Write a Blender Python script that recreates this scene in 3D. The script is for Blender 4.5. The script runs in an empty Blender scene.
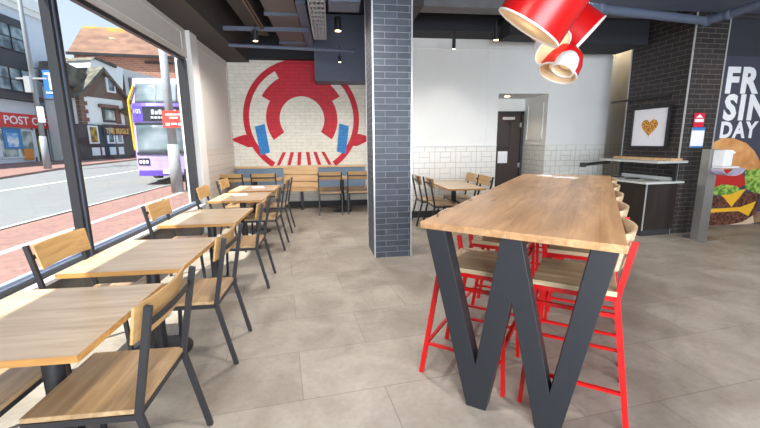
import bpy, bmesh, math, random
from math import sin, cos, pi, radians, sqrt, atan2
from mathutils import Vector, Matrix, Euler
random.seed(7)
SC = bpy.context.scene
COL = SC.collection
D = bpy.data

# ------------------------------------------------------------------ materials
MATS = {}
def nmat(name):
    m = D.materials.new(name); m.use_nodes = True
    nt = m.node_tree; b = nt.nodes['Principled BSDF']
    return m, nt, b
def srgb(c):
    def f(v):
        v /= 255.0
        return v/12.92 if v <= .04045 else ((v+.055)/1.055)**2.4
    return (f(c[0]), f(c[1]), f(c[2]), 1)
def plain(name, c, rough=.5, metal=0, spec=.5, noise=0.06, nscale=30, bump=0, emis=None, estr=0):
    m, nt, b = nmat(name)
    N = nt.nodes; L = nt.links
    tc = N.new('ShaderNodeTexCoord'); n = N.new('ShaderNodeTexNoise'); n.inputs['Scale'].default_value = nscale
    n.inputs['Detail'].default_value = 4
    L.new(tc.outputs['Object'], n.inputs['Vector'])
    r = N.new('ShaderNodeValToRGB'); e = r.color_ramp.elements
    col = srgb(c)
    e[0].color = tuple(min(1, v*(1-noise)) for v in col[:3])+(1,); e[1].color = tuple(min(1, v*(1+noise)) for v in col[:3])+(1,)
    e[0].position = .3; e[1].position = .7
    L.new(n.outputs['Fac'], r.inputs['Fac']); L.new(r.outputs['Color'], b.inputs['Base Color'])
    b.inputs['Roughness'].default_value = rough; b.inputs['Metallic'].default_value = metal
    b.inputs['Specular IOR Level'].default_value = spec
    if bump:
        bp = N.new('ShaderNodeBump'); bp.inputs['Strength'].default_value = bump; bp.inputs['Distance'].default_value = .01
        L.new(n.outputs['Fac'], bp.inputs['Height']); L.new(bp.outputs['Normal'], b.inputs['Normal'])
    if emis:
        b.inputs['Emission Color'].default_value = srgb(emis); b.inputs['Emission Strength'].default_value = estr
    MATS[name] = m
    return m
def wood(name, c1, c2, axis=0, rough=.35, plank=0, scale=1.0, spec=.5, contrast=1.0, knots=0):
    m, nt, b = nmat(name); N = nt.nodes; L = nt.links
    tc = N.new('ShaderNodeTexCoord'); mp = N.new('ShaderNodeMapping')
    s = [14*scale]*3; s[axis] = 1.3*scale; mp.inputs['Scale'].default_value = s
    L.new(tc.outputs['Object'], mp.inputs['Vector'])
    n = N.new('ShaderNodeTexNoise'); n.inputs['Scale'].default_value = 1.6; n.inputs['Detail'].default_value = 7; n.inputs['Distortion'].default_value = .8
    L.new(mp.outputs['Vector'], n.inputs['Vector'])
    r = N.new('ShaderNodeValToRGB'); e = r.color_ramp.elements
    e[0].color = srgb(c2); e[0].position = .5-.22/contrast; e[1].color = srgb(c1); e[1].position = .5+.16/contrast
    L.new(n.outputs['Fac'], r.inputs['Fac'])
    out = r.outputs['Color']
    # broad tone variation
    n2 = N.new('ShaderNodeTexNoise'); n2.inputs['Scale'].default_value = .35; n2.inputs['Detail'].default_value = 2
    L.new(mp.outputs['Vector'], n2.inputs['Vector'])
    mx = N.new('ShaderNodeMixRGB'); mx.blend_type = 'MULTIPLY'; mx.inputs['Fac'].default_value = .45
    r2 = N.new('ShaderNodeValToRGB'); r2.color_ramp.elements[0].color = (.62,.56,.5,1); r2.color_ramp.elements[0].position = .35
    r2.color_ramp.elements[1].position = .6
    L.new(n2.outputs['Fac'], r2.inputs['Fac']); L.new(out, mx.inputs['Color1']); L.new(r2.outputs['Color'], mx.inputs['Color2'])
    out = mx.outputs['Color']
    if plank:
        sep = N.new('ShaderNodeSeparateXYZ'); L.new(tc.outputs['Object'], sep.inputs[0])
        o = {0: 'Y', 1: 'X', 2: 'X'}[axis]
        dv = N.new('ShaderNodeMath'); dv.operation = 'DIVIDE'; dv.inputs[1].default_value = plank; L.new(sep.outputs[o], dv.inputs[0])
        fl = N.new('ShaderNodeMath'); fl.operation = 'FLOOR'; L.new(dv.outputs[0], fl.inputs[0])
        wn = N.new('ShaderNodeTexWhiteNoise'); wn.noise_dimensions = '1D'; L.new(fl.outputs[0], wn.inputs['W'])
        hs = N.new('ShaderNodeHueSaturation'); mr = N.new('ShaderNodeMapRange'); mr.inputs['To Min'].default_value = .86; mr.inputs['To Max'].default_value = 1.12
        L.new(wn.outputs['Value'], mr.inputs['Value']); L.new(mr.outputs[0], hs.inputs['Value']); L.new(out, hs.inputs['Color']); out = hs.outputs['Color']
        fr = N.new('ShaderNodeMath'); fr.operation = 'FRACT'; L.new(dv.outputs[0], fr.inputs[0])
        lt = N.new('ShaderNodeMath'); lt.operation = 'LESS_THAN'; lt.inputs[1].default_value = .015; L.new(fr.outputs[0], lt.inputs[0])
        m2 = N.new('ShaderNodeMixRGB'); m2.inputs['Color2'].default_value = srgb((150,114,78)); L.new(lt.outputs[0], m2.inputs['Fac']); L.new(out, m2.inputs['Color1']); out = m2.outputs['Color']
    if knots:
        v = N.new('ShaderNodeTexVoronoi'); v.inputs['Scale'].default_value = 1.1; L.new(mp.outputs['Vector'], v.inputs['Vector'])
        mp2 = N.new('ShaderNodeMapping'); s2 = [5]*3; s2[axis] = 1.6; mp2.inputs['Scale'].default_value = s2
        L.new(tc.outputs['Object'], mp2.inputs['Vector']); L.new(mp2.outputs['Vector'], v.inputs['Vector'])
        rk = N.new('ShaderNodeValToRGB'); rk.color_ramp.elements[0].position = .04; rk.color_ramp.elements[0].color = (1,1,1,1)
        rk.color_ramp.elements[1].position = .14; rk.color_ramp.elements[1].color = (0,0,0,1)
        L.new(v.outputs['Distance'], rk.inputs['Fac'])
        fk = N.new('ShaderNodeMath'); fk.operation = 'MULTIPLY'; fk.inputs[1].default_value = knots; L.new(rk.outputs['Color'], fk.inputs[0])
        m3 = N.new('ShaderNodeMixRGB'); m3.inputs['Color2'].default_value = srgb((92,58,32)); L.new(fk.outputs[0], m3.inputs['Fac']); L.new(out, m3.inputs['Color1']); out = m3.outputs['Color']
    L.new(out, b.inputs['Base Color'])
    b.inputs['Roughness'].default_value = rough; b.inputs['Specular IOR Level'].default_value = spec
    bp = N.new('ShaderNodeBump'); bp.inputs['Strength'].default_value = .08; bp.inputs['Distance'].default_value = .004
    L.new(n.outputs['Fac'], bp.inputs['Height']); L.new(bp.outputs['Normal'], b.inputs['Normal'])
    MATS[name] = m; return m
def brick(name, c1, c2, cm, w=.24, h=.075, mortar=.006, rough=.5, bump=.4, spec=.4, squash=None, offset=.5, metal=0, smooth=.1):
    m, nt, b = nmat(name); N = nt.nodes; L = nt.links
    uv = N.new('ShaderNodeUVMap'); t = N.new('ShaderNodeTexBrick')
    L.new(uv.outputs[0], t.inputs['Vector'])
    t.inputs['Color1'].default_value = srgb(c1); t.inputs['Color2'].default_value = srgb(c2); t.inputs['Mortar'].default_value = srgb(cm)
    t.inputs['Scale'].default_value = 1; t.inputs['Brick Width'].default_value = w; t.inputs['Row Height'].default_value = h
    t.inputs['Mortar Size'].default_value = mortar; t.inputs['Mortar Smooth'].default_value = smooth; t.offset = offset
    n = N.new('ShaderNodeTexNoise'); n.inputs['Scale'].default_value = 9; n.inputs['Detail'].default_value = 5; L.new(uv.outputs[0], n.inputs['Vector'])
    mx = N.new('ShaderNodeMixRGB'); mx.blend_type = 'OVERLAY'; mx.inputs['Fac'].default_value = .35
    L.new(t.outputs['Color'], mx.inputs['Color1']); L.new(n.outputs['Fac'], mx.inputs['Color2'])
    L.new(mx.outputs['Color'], b.inputs['Base Color'])
    b.inputs['Roughness'].default_value = rough; b.inputs['Specular IOR Level'].default_value = spec
    bp = N.new('ShaderNodeBump'); bp.inputs['Strength'].default_value = bump; bp.inputs['Distance'].default_value = .004; bp.invert = True
    L.new(t.outputs['Fac'], bp.inputs['Height']); L.new(bp.outputs['Normal'], b.inputs['Normal'])
    MATS[name] = m; return m
def basket(name, c, cm, unit=.105, rough=.3, z0=1.395):
    """white wall tiles: a row of stretchers, then blocks of two flat and two upright tiles; plain paint above z0"""
    m, nt, b = nmat(name); N = nt.nodes; L = nt.links
    uv = N.new('ShaderNodeUVMap'); sp = N.new('ShaderNodeSeparateXYZ'); L.new(uv.outputs[0], sp.inputs[0])
    def M(op, a, bb=None):
        n = N.new('ShaderNodeMath'); n.operation = op
        for i, q in enumerate((a, bb)):
            if q is None: continue
            if isinstance(q, (int, float)): n.inputs[i].default_value = q
            else: L.new(q, n.inputs[i])
        return n.outputs[0]
    U = M('DIVIDE', sp.outputs[0], unit); V = M('DIVIDE', M('SUBTRACT', z0, sp.outputs[1]), unit)
    w = .07
    v3 = M('FLOORED_MODULO', V, 3); rowA = M('LESS_THAN', v3, 1)
    rowB = M('SUBTRACT', 1, rowA)
    def near(val, period, at):
        f = M('FLOORED_MODULO', M('SUBTRACT', val, at-w/2), period); return M('LESS_THAN', f, w)
    h = M('MAXIMUM', near(V, 3, 0), near(V, 3, 1))
    va = M('MULTIPLY', near(U, 2, 1), rowA); vb = M('MULTIPLY', near(U, 2, 0), rowB)
    u4 = M('FLOORED_MODULO', U, 4); flat = M('LESS_THAN', u4, 2)
    hm = M('MULTIPLY', near(V, 3, 2), flat); vm = M('MULTIPLY', M('MULTIPLY', near(U, 4, 3), rowB), 1)
    g = h
    for q in (va, vb, hm, vm): g = M('MAXIMUM', g, q)
    ab = M('LESS_THAN', sp.outputs[1], z0+.004); g = M('MULTIPLY', g, ab)
    mx = N.new('ShaderNodeMixRGB'); mx.inputs['Color1'].default_value = srgb(c); mx.inputs['Color2'].default_value = srgb(cm); L.new(g, mx.inputs['Fac'])
    n = N.new('ShaderNodeTexNoise'); n.inputs['Scale'].default_value = 3; L.new(uv.outputs[0], n.inputs['Vector'])
    L.new(mx.outputs['Color'], b.inputs['Base Color'])
    b.inputs['Roughness'].default_value = rough
    bp = N.new('ShaderNodeBump'); bp.inputs['Strength'].default_value = .3; bp.inputs['Distance'].default_value = .003; bp.invert = True
    L.new(g, bp.inputs['Height']); L.new(bp.outputs['Normal'], b.inputs['Normal'])
    MATS[name] = m; return m
def floor_mat():
    m, nt, b = nmat('stone_floor'); N = nt.nodes; L = nt.links
    uv = N.new('ShaderNodeUVMap'); mp = N.new('ShaderNodeMapping'); mp.inputs['Rotation'].default_value = (0, 0, radians(-7.3)); mp.inputs['Location'].default_value = (.45, .12, 0)
    L.new(uv.outputs[0], mp.inputs['Vector'])
    t = N.new('ShaderNodeTexBrick'); L.new(mp.outputs[0], t.inputs['Vector']); t.offset = .5
    t.inputs['Scale'].default_value = 1; t.inputs['Brick Width'].default_value = 1.0; t.inputs['Row Height'].default_value = .55
    t.inputs['Mortar Size'].default_value = .004; t.inputs['Mortar Smooth'].default_value = .3
    t.inputs['Color1'].default_value = srgb((160,154,146)); t.inputs['Color2'].default_value = srgb((147,141,133)); t.inputs['Mortar'].default_value = srgb((130,124,118))
    n = N.new('ShaderNodeTexNoise'); n.inputs['Scale'].default_value = 2.2; n.inputs['Detail'].default_value = 9; n.inputs['Roughness'].default_value = .62; n.inputs['Distortion'].default_value = .6
    L.new(mp.outputs[0], n.inputs['Vector'])
    r = N.new('ShaderNodeValToRGB'); e = r.color_ramp.elements; e[0].position = .32; e[0].color = (.58,.525,.47,1); e[1].position = .68; e[1].color = (1.12,1.1,1.06,1)
    L.new(n.outputs['Fac'], r.inputs['Fac'])
    mx = N.new('ShaderNodeMixRGB'); mx.blend_type = 'MULTIPLY'; mx.inputs['Fac'].default_value = .8
    L.new(t.outputs['Color'], mx.inputs['Color1']); L.new(r.outputs['Color'], mx.inputs['Color2'])
    n2 = N.new('ShaderNodeTexNoise'); n2.inputs['Scale'].default_value = 28; n2.inputs['Detail'].default_value = 6; L.new(mp.outputs[0], n2.inputs['Vector'])
    m2 = N.new('ShaderNodeMixRGB'); m2.blend_type = 'OVERLAY'; m2.inputs['Fac'].default_value = .18
    L.new(mx.outputs['Color'], m2.inputs['Color1']); L.new(n2.outputs['Fac'], m2.inputs['Color2'])
    L.new(m2.outputs['Color'], b.inputs['Base Color'])
    mr = N.new('ShaderNodeMapRange'); mr.inputs['To Min'].default_value = .38; mr.inputs['To Max'].default_value = .6; L.new(n.outputs['Fac'], mr.inputs['Value']); L.new(mr.outputs[0], b.inputs['Roughness'])
    bp = N.new('ShaderNodeBump'); bp.inputs['Strength'].default_value = .12; bp.inputs['Distance'].default_value = .004
    L.new(n.outputs['Fac'], bp.inputs['Height']); L.new(bp.outputs['Normal'], b.inputs['Normal'])
    MATS['floor'] = m; return m
def glass_mat(name, tint=(1,1,1), gloss=.08, rough=.0):
    m = D.materials.new(name); m.use_nodes = True; nt = m.node_tree; N = nt.nodes; L = nt.links
    for n in list(N): N.remove(n)
    o = N.new('ShaderNodeOutputMaterial'); mx = N.new('ShaderNodeMixShader'); tr = N.new('ShaderNodeBsdfTransparent'); g = N.new('ShaderNodeBsdfGlossy')
    tr.inputs['Color'].default_value = tint+(1,); g.inputs['Roughness'].default_value = rough
    lw = N.new('ShaderNodeLayerWeight'); lw.inputs['Blend'].default_value = .5; pw = N.new('ShaderNodeMath'); pw.operation = 'POWER'; pw.inputs[1].default_value = 4; ml = N.new('ShaderNodeMath'); ml.operation = 'MULTIPLY_ADD'; ml.inputs[1].default_value = gloss*2; ml.inputs[2].default_value = gloss*.15
    L.new(lw.outputs['Facing'], pw.inputs[0]); L.new(pw.outputs[0], ml.inputs[0]); L.new(ml.outputs[0], mx.inputs['Fac']); L.new(tr.outputs[0], mx.inputs[1]); L.new(g.outputs[0], mx.inputs[2]); L.new(mx.outputs[0], o.inputs[0])
    MATS[name] = m; return m
def two_tone(name, c1, c2, scale=3, rough=.8, detail=6, p0=.4, p1=.6, spec=.3, stretch=(1,1,1)):
    m, nt, b = nmat(name); N = nt.nodes; L = nt.links
    tc = N.new('ShaderNodeTexCoord'); mp = N.new('ShaderNodeMapping'); mp.inputs['Scale'].default_value = stretch; L.new(tc.outputs['Object'], mp.inputs['Vector'])
    n = N.new('ShaderNodeTexNoise'); n.inputs['Scale'].default_value = scale; n.inputs['Detail'].default_value = detail; L.new(mp.outputs[0], n.inputs['Vector'])
    r = N.new('ShaderNodeValToRGB'); e = r.color_ramp.elements; e[0].color = srgb(c1); e[0].position = p0; e[1].color = srgb(c2); e[1].position = p1
    L.new(n.outputs['Fac'], r.inputs['Fac']); L.new(r.outputs['Color'], b.inputs['Base Color']); b.inputs['Roughness'].default_value = rough
    b.inputs['Specular IOR Level'].default_value = spec
    MATS[name] = m; return m

WOODT = wood('oak_top', (206,182,152), (172,144,112), 0, rough=.28, spec=1.0, contrast=.8)
WOODE = wood('oak_edge', (200,150,86), (164,116,62), 0, rough=.45)
WOODC = wood('oak_ply', (206,168,114), (176,136,86), 1, rough=.38)
WOODS = wood('oak_seat', (186,156,118), (146,116,82), 1, rough=.33, spec=.6)
WOODB = wood('oak_bar', (200,160,118), (162,120,82), 1, rough=.3, plank=.13, knots=.7, spec=.45)
WOODK = wood('ash_stool', (224,204,170), (186,158,122), 0, rough=.45, plank=.14)
WOODP = wood('pale_bench', (222,188,142), (194,154,108), 0, rough=.5)
BLACK = plain('black_metal', (38,38,42), .42, spec=.5)
CHAR = plain('anthracite_steel', (35,37,42), .42, spec=.45, noise=.04)
RED = plain('red_paint', (196,14,16), .32, noise=.03)
FLOOR = floor_mat()
WHITEW = plain('white_wall', (226,227,226), .7, noise=.015, nscale=4)
PANELW = plain('grey_white_panel', (206,203,199), .6, noise=.02, nscale=4)
TRIMW = plain('white_trim', (225,225,224), .45, noise=.02)
TILEW = basket('white_basket_tile', (226,226,222), (172,166,158))
TILEL = basket('grey_basket_tile', (206,198,188), (160,150,140))
MURALW = brick('painted_white_brick', (224,222,212), (216,214,204), (200,196,186), .23, .075, .005, rough=.55)
MURALR = brick('painted_red_brick', (196,16,44), (186,10,38), (160,10,34), .23, .075, .005, rough=.5)
MURALB = brick('painted_blue_brick', (40,128,196), (34,120,190), (28,100,165), .23, .075, .005, rough=.5)
PILLAR = brick('charcoal_slate_brick', (72,80,94), (58,64,76), (128,134,142), .30, .075, .0035, rough=.55, spec=.55)
PILLARB = brick('brown_black_brick', (50,46,46), (40,37,38), (104,98,94), .235, .072, .0035, rough=.45, spec=.4)
STEEL = plain('brushed_steel', (176,176,174), .33, metal=.9, noise=.05, nscale=60)
ALU = plain('aluminium_trim', (196,198,200), .35, metal=.5)
CEIL = plain('dark_ceiling', (44,46,52), .8, noise=.1, nscale=3)
SOFFIT = plain('brown_grey_soffit', (60,57,55), .85, noise=.08, nscale=3)
BEAMG = plain('grey_beam', (98,98,102), .8, noise=.1, nscale=6)
BEAMK = plain('black_beam', (34,36,42), .8)
DUCT = plain('blue_grey_duct', (84,94,114), .6, noise=.05)
DUCTB = plain('mauve_grey_duct', (92,84,84), .7, noise=.06)
BENCHB = plain('blue_grey_fabric', (112,134,158), .85, noise=.08, nscale=80)
SILL = plain('pale_sill', (206,206,206), .4)
DADO = plain('dark_dado', (92,88,84), .75, noise=.08)
PLINTH = plain('dark_plinth', (52,52,55), .6)
DOORM = wood('dark_door', (64,50,46), (48,38,36), 2, rough=.45)
CABM = wood('dark_laminate', (46,37,34), (34,27,26), 2, rough=.42)
SHADEIN = plain('beige_lining', (232,206,170), .8, noise=.02, emis=(255,214,160), estr=.0)
WHITEP = plain('white_plastic', (236,238,242), .4, noise=.01)
PAPER = plain('white_paper', (240,240,246), .6, noise=.01)
GLASS = glass_mat('window_glass', (.97,.99,.99), .12)
DIFF = plain('beige_diffuser', (236,206,164), .7, noise=.02, emis=(255,214,160), estr=.08)
GLOW = plain('lamp_face', (255,240,210), .5, emis=(255,226,170), estr=9)
SLATE = plain('slate_print', (66,68,84), .6, noise=.05, nscale=5)
LETTER = plain('white_print', (232,236,242), .6, noise=.01)

# ------------------------------------------------------------------ mesh builder
class MB:
    def __init__(s): s.v = []; s.f = []
    def add(s, vs, fs, mat=None):
        o = len(s.v)
        s.v += [tuple(mat @ Vector(v)) if mat else tuple(v) for v in vs]
        s.f += [tuple(i+o for i in f) for f in fs]; return s
    def box(s, x0, x1, y0, y1, z0, z1, mat=None):
        if x0 > x1: x0, x1 = x1, x0
        if y0 > y1: y0, y1 = y1, y0
        if z0 > z1: z0, z1 = z1, z0
        v = [(x0,y0,z0),(x1,y0,z0),(x1,y1,z0),(x0,y1,z0),(x0,y0,z1),(x1,y0,z1),(x1,y1,z1),(x0,y1,z1)]
        f = [(0,3,2,1),(4,5,6,7),(0,1,5,4),(1,2,6,5),(2,3,7,6),(3,0,4,7)]
        return s.add(v, f, mat)
    def bar(s, p0, p1, w, h, up=(0,0,1)):
        """rectangular bar p0->p1; w across, h along up"""
        p0 = Vector(p0); p1 = Vector(p1); d = (p1-p0).normalized(); u = Vector(up)
        a = d.cross(u)
        if a.length < 1e-4: a = d.cross(Vector((1,0,0)))
        a.normalize(); u = a.cross(d).normalized()
        vs = []
        for p in (p0, p1):
            for (i, j) in ((-1,-1),(1,-1),(1,1),(-1,1)): vs.append(p + a*(i*w/2) + u*(j*h/2))
        return s.add(vs, [(0,1,2,3),(7,6,5,4),(0,4,5,1),(1,5,6,2),(2,6,7,3),(3,7,4,0)])
    def path_bar(s, pts, w, h, side=(0,1,0)):
        """bar swept along a polyline lying in a plane normal to side, mitred; w along side, h in plane"""
        sd = Vector(side).normalized(); P = [Vector(p) for p in pts]; vs = []
        for i, p in enumerate(P):
            d0 = (P[i]-P[i-1]).normalized() if i else (P[1]-P[0]).normalized()
            d1 = (P[i+1]-P[i]).normalized() if i < len(P)-1 else d0
            t = (d0+d1).normalized(); n = t.cross(sd).normalized(); k = 1/max(.3, n.dot(d0.cross(sd).normalized()))
            for (a, b) in ((-1,-1),(1,-1),(1,1),(-1,1)): vs.append(p + sd*(a*w/2) + n*(b*h/2*k))
        fs = [(0,1,2,3), tuple(len(vs)-1-i for i in range(4))]
        for i in range(len(P)-1):
            for j in range(4):
                a = i*4+j; b = i*4+(j+1) % 4; fs.append((a, a+4, b+4, b))
        return s.add(vs, fs)
    def tube(s, p0, p1, r, r1=None, n=16, caps=True):
        r1 = r if r1 is None else r1
        p0 = Vector(p0); p1 = Vector(p1); d = (p1-p0).normalized()
        a = d.orthogonal().normalized(); b = d.cross(a); vs = []
        for p, rr in ((p0, r), (p1, r1)):
            for i in range(n): t = 2*pi*i/n; vs.append(p + a*cos(t)*rr + b*sin(t)*rr)
        fs = [(i, (i+1) % n, n+(i+1) % n, n+i) for i in range(n)]
        if caps: fs += [tuple(range(n-1, -1, -1)), tuple(range(n, 2*n))]
        return s.add(vs, fs)
    def pipe(s, pts, r, n=12):
        for a, b in zip(pts[:-1], pts[1:]): s.tube(a, b, r, n=n)
        for p in pts[1:-1]: s.ball(p, r*1.02, 10, 6)
        return s
    def ball(s, c, r, n=16, m=10, sc=(1,1,1), hemi=False):
        vs = []; c = Vector(c)
        for j in range(m+1):
            ph = -pi/2 + pi*j/m
            if hemi: ph = pi/2*j/m
            for i in range(n):
                t = 2*pi*i/n; vs.append(c + Vector((r*cos(ph)*cos(t)*sc[0], r*cos(ph)*sin(t)*sc[1], r*sin(ph)*sc[2])))
        fs = [(j*n+i, j*n+(i+1) % n, (j+1)*n+(i+1) % n, (j+1)*n+i) for j in range(m) for i in range(n)]
        return s.add(vs, fs)
    def lathe(s, prof, n=40, mat=None, closed=False):
        vs = []; fs = []
        for (r, zz) in prof:
            for i in range(n): t = 2*pi*i/n; vs.append((r*cos(t), r*sin(t), zz))
        m = len(prof)
        for j in range(m-1 if not closed else m):
            k = (j+1) % m
            for i in range(n): fs.append((j*n+i, j*n+(i+1) % n, k*n+(i+1) % n, k*n+i))
        return s.add(vs, fs, mat)
    def prism(s, poly, a, b, plane='xz', mat=None):
        """polygon extruded from a to b along the axis normal to the plane"""
        n = len(poly)
        A = sum(poly[i][0]*poly[(i+1) % n][1]-poly[(i+1) % n][0]*poly[i][1] for i in range(n))
        if A < 0: poly = poly[::-1]
        def P(p, t):
            return {'xz': (p[0], t, p[1]), 'yz': (t, p[0], p[1]), 'xy': (p[0], p[1], t)}[plane]
        vs = [P(p, a) for p in poly]+[P(p, b) for p in poly]
        fs = [tuple(range(n)), tuple(range(2*n-1, n-1, -1))]+[(i, i+n, (i+1) % n+n, (i+1) % n) for i in range(n)]
        return s.add(vs, fs, mat)
    def build(s, name, mat, parent=None, bevel=0, smooth=False, loc=None, rotz=0, seg=2):
        me = D.meshes.new(name); me.from_pydata(s.v, [], s.f)
        bm = bmesh.new(); bm.from_mesh(me); bmesh.ops.remove_doubles(bm, verts=bm.verts, dist=1e-6)
        bmesh.ops.recalc_face_normals(bm, faces=bm.faces)
        if bevel:
            es = [e for e in bm.edges if len(e.link_faces) == 2 and e.calc_face_angle(0) > .6]
            bmesh.ops.bevel(bm, geom=es, offset=bevel, segments=seg, affect='EDGES', profile=.6, clamp_overlap=True)
        uv = bm.loops.layers.uv.new('UVMap')
        for f in bm.faces:
            n = f.normal; ax = max(range(3), key=lambda i: abs(n[i]))
            for l in f.loops:
                c = l.vert.co
                l[uv].uv = (c.x, c.y) if ax == 2 else ((c.y, c.z) if ax == 0 else (c.x, c.z))
            if smooth: f.smooth = True
        bm.to_mesh(me); bm.free()
        me.materials.append(mat)
        o = D.objects.new(name, me); COL.objects.link(o)
        if parent: o.parent = parent
        if loc: o.location = loc
        if rotz: o.rotation_euler.z = rotz
        if smooth == 2 or (smooth and True):
            try: me.shade_auto_smooth if False else None
            except Exception: pass
        return o
def autosmooth(o, ang=40):
    """mark sharp edges so curved sides shade smooth and rims stay crisp"""
    me = o.data; bm = bmesh.new(); bm.from_mesh(me)
    for e in bm.edges:
        e.smooth = not (len(e.link_faces) == 2 and e.calc_face_angle(0) > radians(ang))
    for f in bm.faces: f.smooth = True
    bm.to_mesh(me); bm.free(); return o

def tag(o, label=None, cat=None, group=None, kind=None):
    if label: o['label'] = label
    if cat: o['category'] = cat
    if group: o['group'] = group
    if kind: o['kind'] = kind
    return o
def thing(name, label, cat, loc=(0,0,0), rz=0, group=None):
    o = D.objects.new(name, None); COL.objects.link(o); o.location = loc; o.rotation_euler = (0,0,rz); o.empty_display_size = .1
    return tag(o, label, cat, group)
def struct(name, mb, mat, label=None, cat=None, **k):
    o = mb.build(name, mat, **k); return tag(o, label, cat, kind='structure')
def dup(root, loc=None, rz=None, label=None, group=None):
    r = root.copy(); COL.objects.link(r)
    if loc is not None: r.location = loc
    if rz is not None: r.rotation_euler = (0,0,rz)
    if label: r['label'] = label
    if group: r['group'] = group
    for ch in list(root.children):
        c = ch.copy(); COL.objects.link(c); c.parent = r
        for g in list(ch.children):
            d = g.copy(); COL.objects.link(d); d.parent = c
    return r
def text(name, body, size, mat, parent, loc, rot=(pi/2,0,0), ext=.002, bold=0, align='LEFT', sx=1.0, spacing=1.0):
    cu = D.curves.new('t', 'FONT'); cu.body = body; cu.size = size; cu.extrude = ext; cu.offset = bold; cu.align_x = align; cu.space_character = spacing
    cu.resolution_u = 3
    t = D.objects.new('t', cu); COL.objects.link(t); bpy.context.view_layer.update()
    me = D.meshes.new_from_object(t.evaluated_get(bpy.context.evaluated_depsgraph_get()))
    D.objects.remove(t); D.curves.remove(cu)
    me.materials.clear(); me.materials.append(mat)
    o = D.objects.new(name, me); COL.objects.link(o); o.location = loc; o.rotation_euler = rot; o.scale = (sx,1,1)
    if parent: o.parent = parent
    return o
def light(name, kind, parent, loc, energy, color, rot=None, size=None, spot=None, blend=.5, radius=.05):
    l = D.lights.new(name, kind); l.energy = energy; l.color = color
    if kind == 'AREA': l.size = size
    if kind in ('SPOT', 'POINT'): l.shadow_soft_size = radius
    if kind == 'SPOT': l.spot_size = spot; l.spot_blend = blend
    o = D.objects.new(name, l); COL.objects.link(o); o.location = loc
    if rot: o.rotation_euler = rot
    if parent: o.parent = parent
    return o

# ------------------------------------------------------------------ setting: room shell
XL, XR, YB, YF, ZC = -2.2, 9.6, -3.5, 9.15, 4.1
struct('floor', MB().box(XL-.1, XR, YB, YF+.15, -.12, 0), FLOOR)
struct('ceiling', MB().box(XL-.2, XR, YB, YF+.15, ZC, ZC+.15), CEIL)
# window wall
SZ, GT, YE = .50, 2.78, 6.70      # sill height, glass top, far end of the glass
m = MB(); m.box(XL-.22, XL, YB, YE, -.12, SZ-.03); struct('wall_left', m, DADO)
struct('windowsill', MB().box(XL-.24, XL+.07, YB, YE, SZ-.03, SZ), SILL, bevel=.004)
m = MB(); m.box(XL-.09, XL, YB, YE, GT+.04, 3.23)
for y0, y1 in ((2.75,6.5),(-1.2,2.7)):   # shallow raised moulding on the fascia
    m.box(XL, XL+.012, y0, y1, GT+.10, GT+.115); m.box(XL, XL+.012, y0, y1, 3.16, 3.175); m.box(XL, XL+.012, y0, y0+.015, GT+.10, 3.175); m.box(XL, XL+.012, y1-.015, y1, GT+.10, 3.175)
struct('trim_1', m, PANELW)
# glazing frame and panes
m = MB()
m.box(XL-.09, XL-.03, YB, YE, GT-.01, GT+.04)
m.box(XL-.075, XL+.0, 3.61, 3.72, SZ, GT)
m.box(XL-.13, XL-.02, YE-.11, YE, SZ, GT); m.box(XL-.15, XL, -.2, .05, SZ, GT)
wf = struct('window_1', m, BLACK, bevel=.004)
MB().box(XL-.005, XL+.008, 3.645, 3.665, SZ, GT).build('metal_strip', DUCT, wf)
MB().box(XL-.13, XL-.03, YB, YE, SZ, SZ+.04).box(XL-.075, XL-.045, YB, YE, SZ+.04, SZ+.06).build('bottom_rail', plain('blue_grey_rail', (136,150,176), .35), wf)
MB().box(XL-.03, XL-.005, YB, YE, SZ, SZ+.03).build('gasket', BLACK, wf)
for y0, y1 in ((YB, -.2), (.05, 3.61), (3.72, YE-.09)):
    MB().box(XL-.085, XL-.075, y0, y1, SZ+.05, GT-.02).build('pane', GLASS, wf)
# white jamb strip, then panelled wall with tiled dado up to the mural wall
struct('trim_2', MB().box(XL-.2, XL+.06, YE, YE+.34, 0, 3.23), TRIMW, bevel=.01)
struct('wall_west', MB().box(XL-.2, XL, YE+.34, YF, 0, 1.395), TILEL)
m = MB(); m.box(XL-.2, XL, YE+.34, YF, 1.395, 3.23)
y0, y1 = YE+.45, YF-.12
for a in ((y0,y1,1.47,1.485),(y0,y1,3.10,3.115),(y0,y0+.015,1.47,3.115),(y1-.015,y1,1.47,3.115)): m.box(XL, XL+.012, *a)
m.box(XL, XL+.015, YE+.34, YF, 1.385, 1.41)
struct('trim_3', m, PANELW)
# mural wall, return wall, pale back wall with a recess for the door
struct('wall_back', MB().box(XL-.2, 1.25, YF, YF+.15, 0, ZC), MURALW)
struct('baseboard_back', MB().box(XL, 1.15, YF-.02, YF, 0, .13), PLINTH)
struct('wall_return', MB().box(1.12, 1.25, 7.47, YF, 0, ZC), WHITEW)
RX0, RX1, RZ = 3.24, 4.27, 2.39
m = MB(); WY = 7.37
def wallseg(x0, x1, z0, z1, y=WY, t=.12):
    m.box(x0, x1, y, y+t, z0, z1)
wallseg(1.12, RX0, 0, 1.395); wallseg(RX1, 5.45, 0, 1.395)
m.box(RX0-.12, RX0, WY+.12, 8.3, 0, 1.395); m.box(RX1, RX1+.12, WY+.12, 8.3, 0, 1.395); m.box(RX0, RX1, 8.3, 8.4, 0, 1.395)
m.box(5.45, 5.57, WY, 7.75, 0, 1.395); m.box(5.45, 9.6, 7.75, 7.87, 0, 1.395)
struct('wall_far', m, TILEW)
m = MB(); wallseg(1.12, RX0, 1.395, ZC); wallseg(RX1, 5.45, 1.395, ZC); wallseg(RX0, RX1, RZ, ZC)
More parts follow.
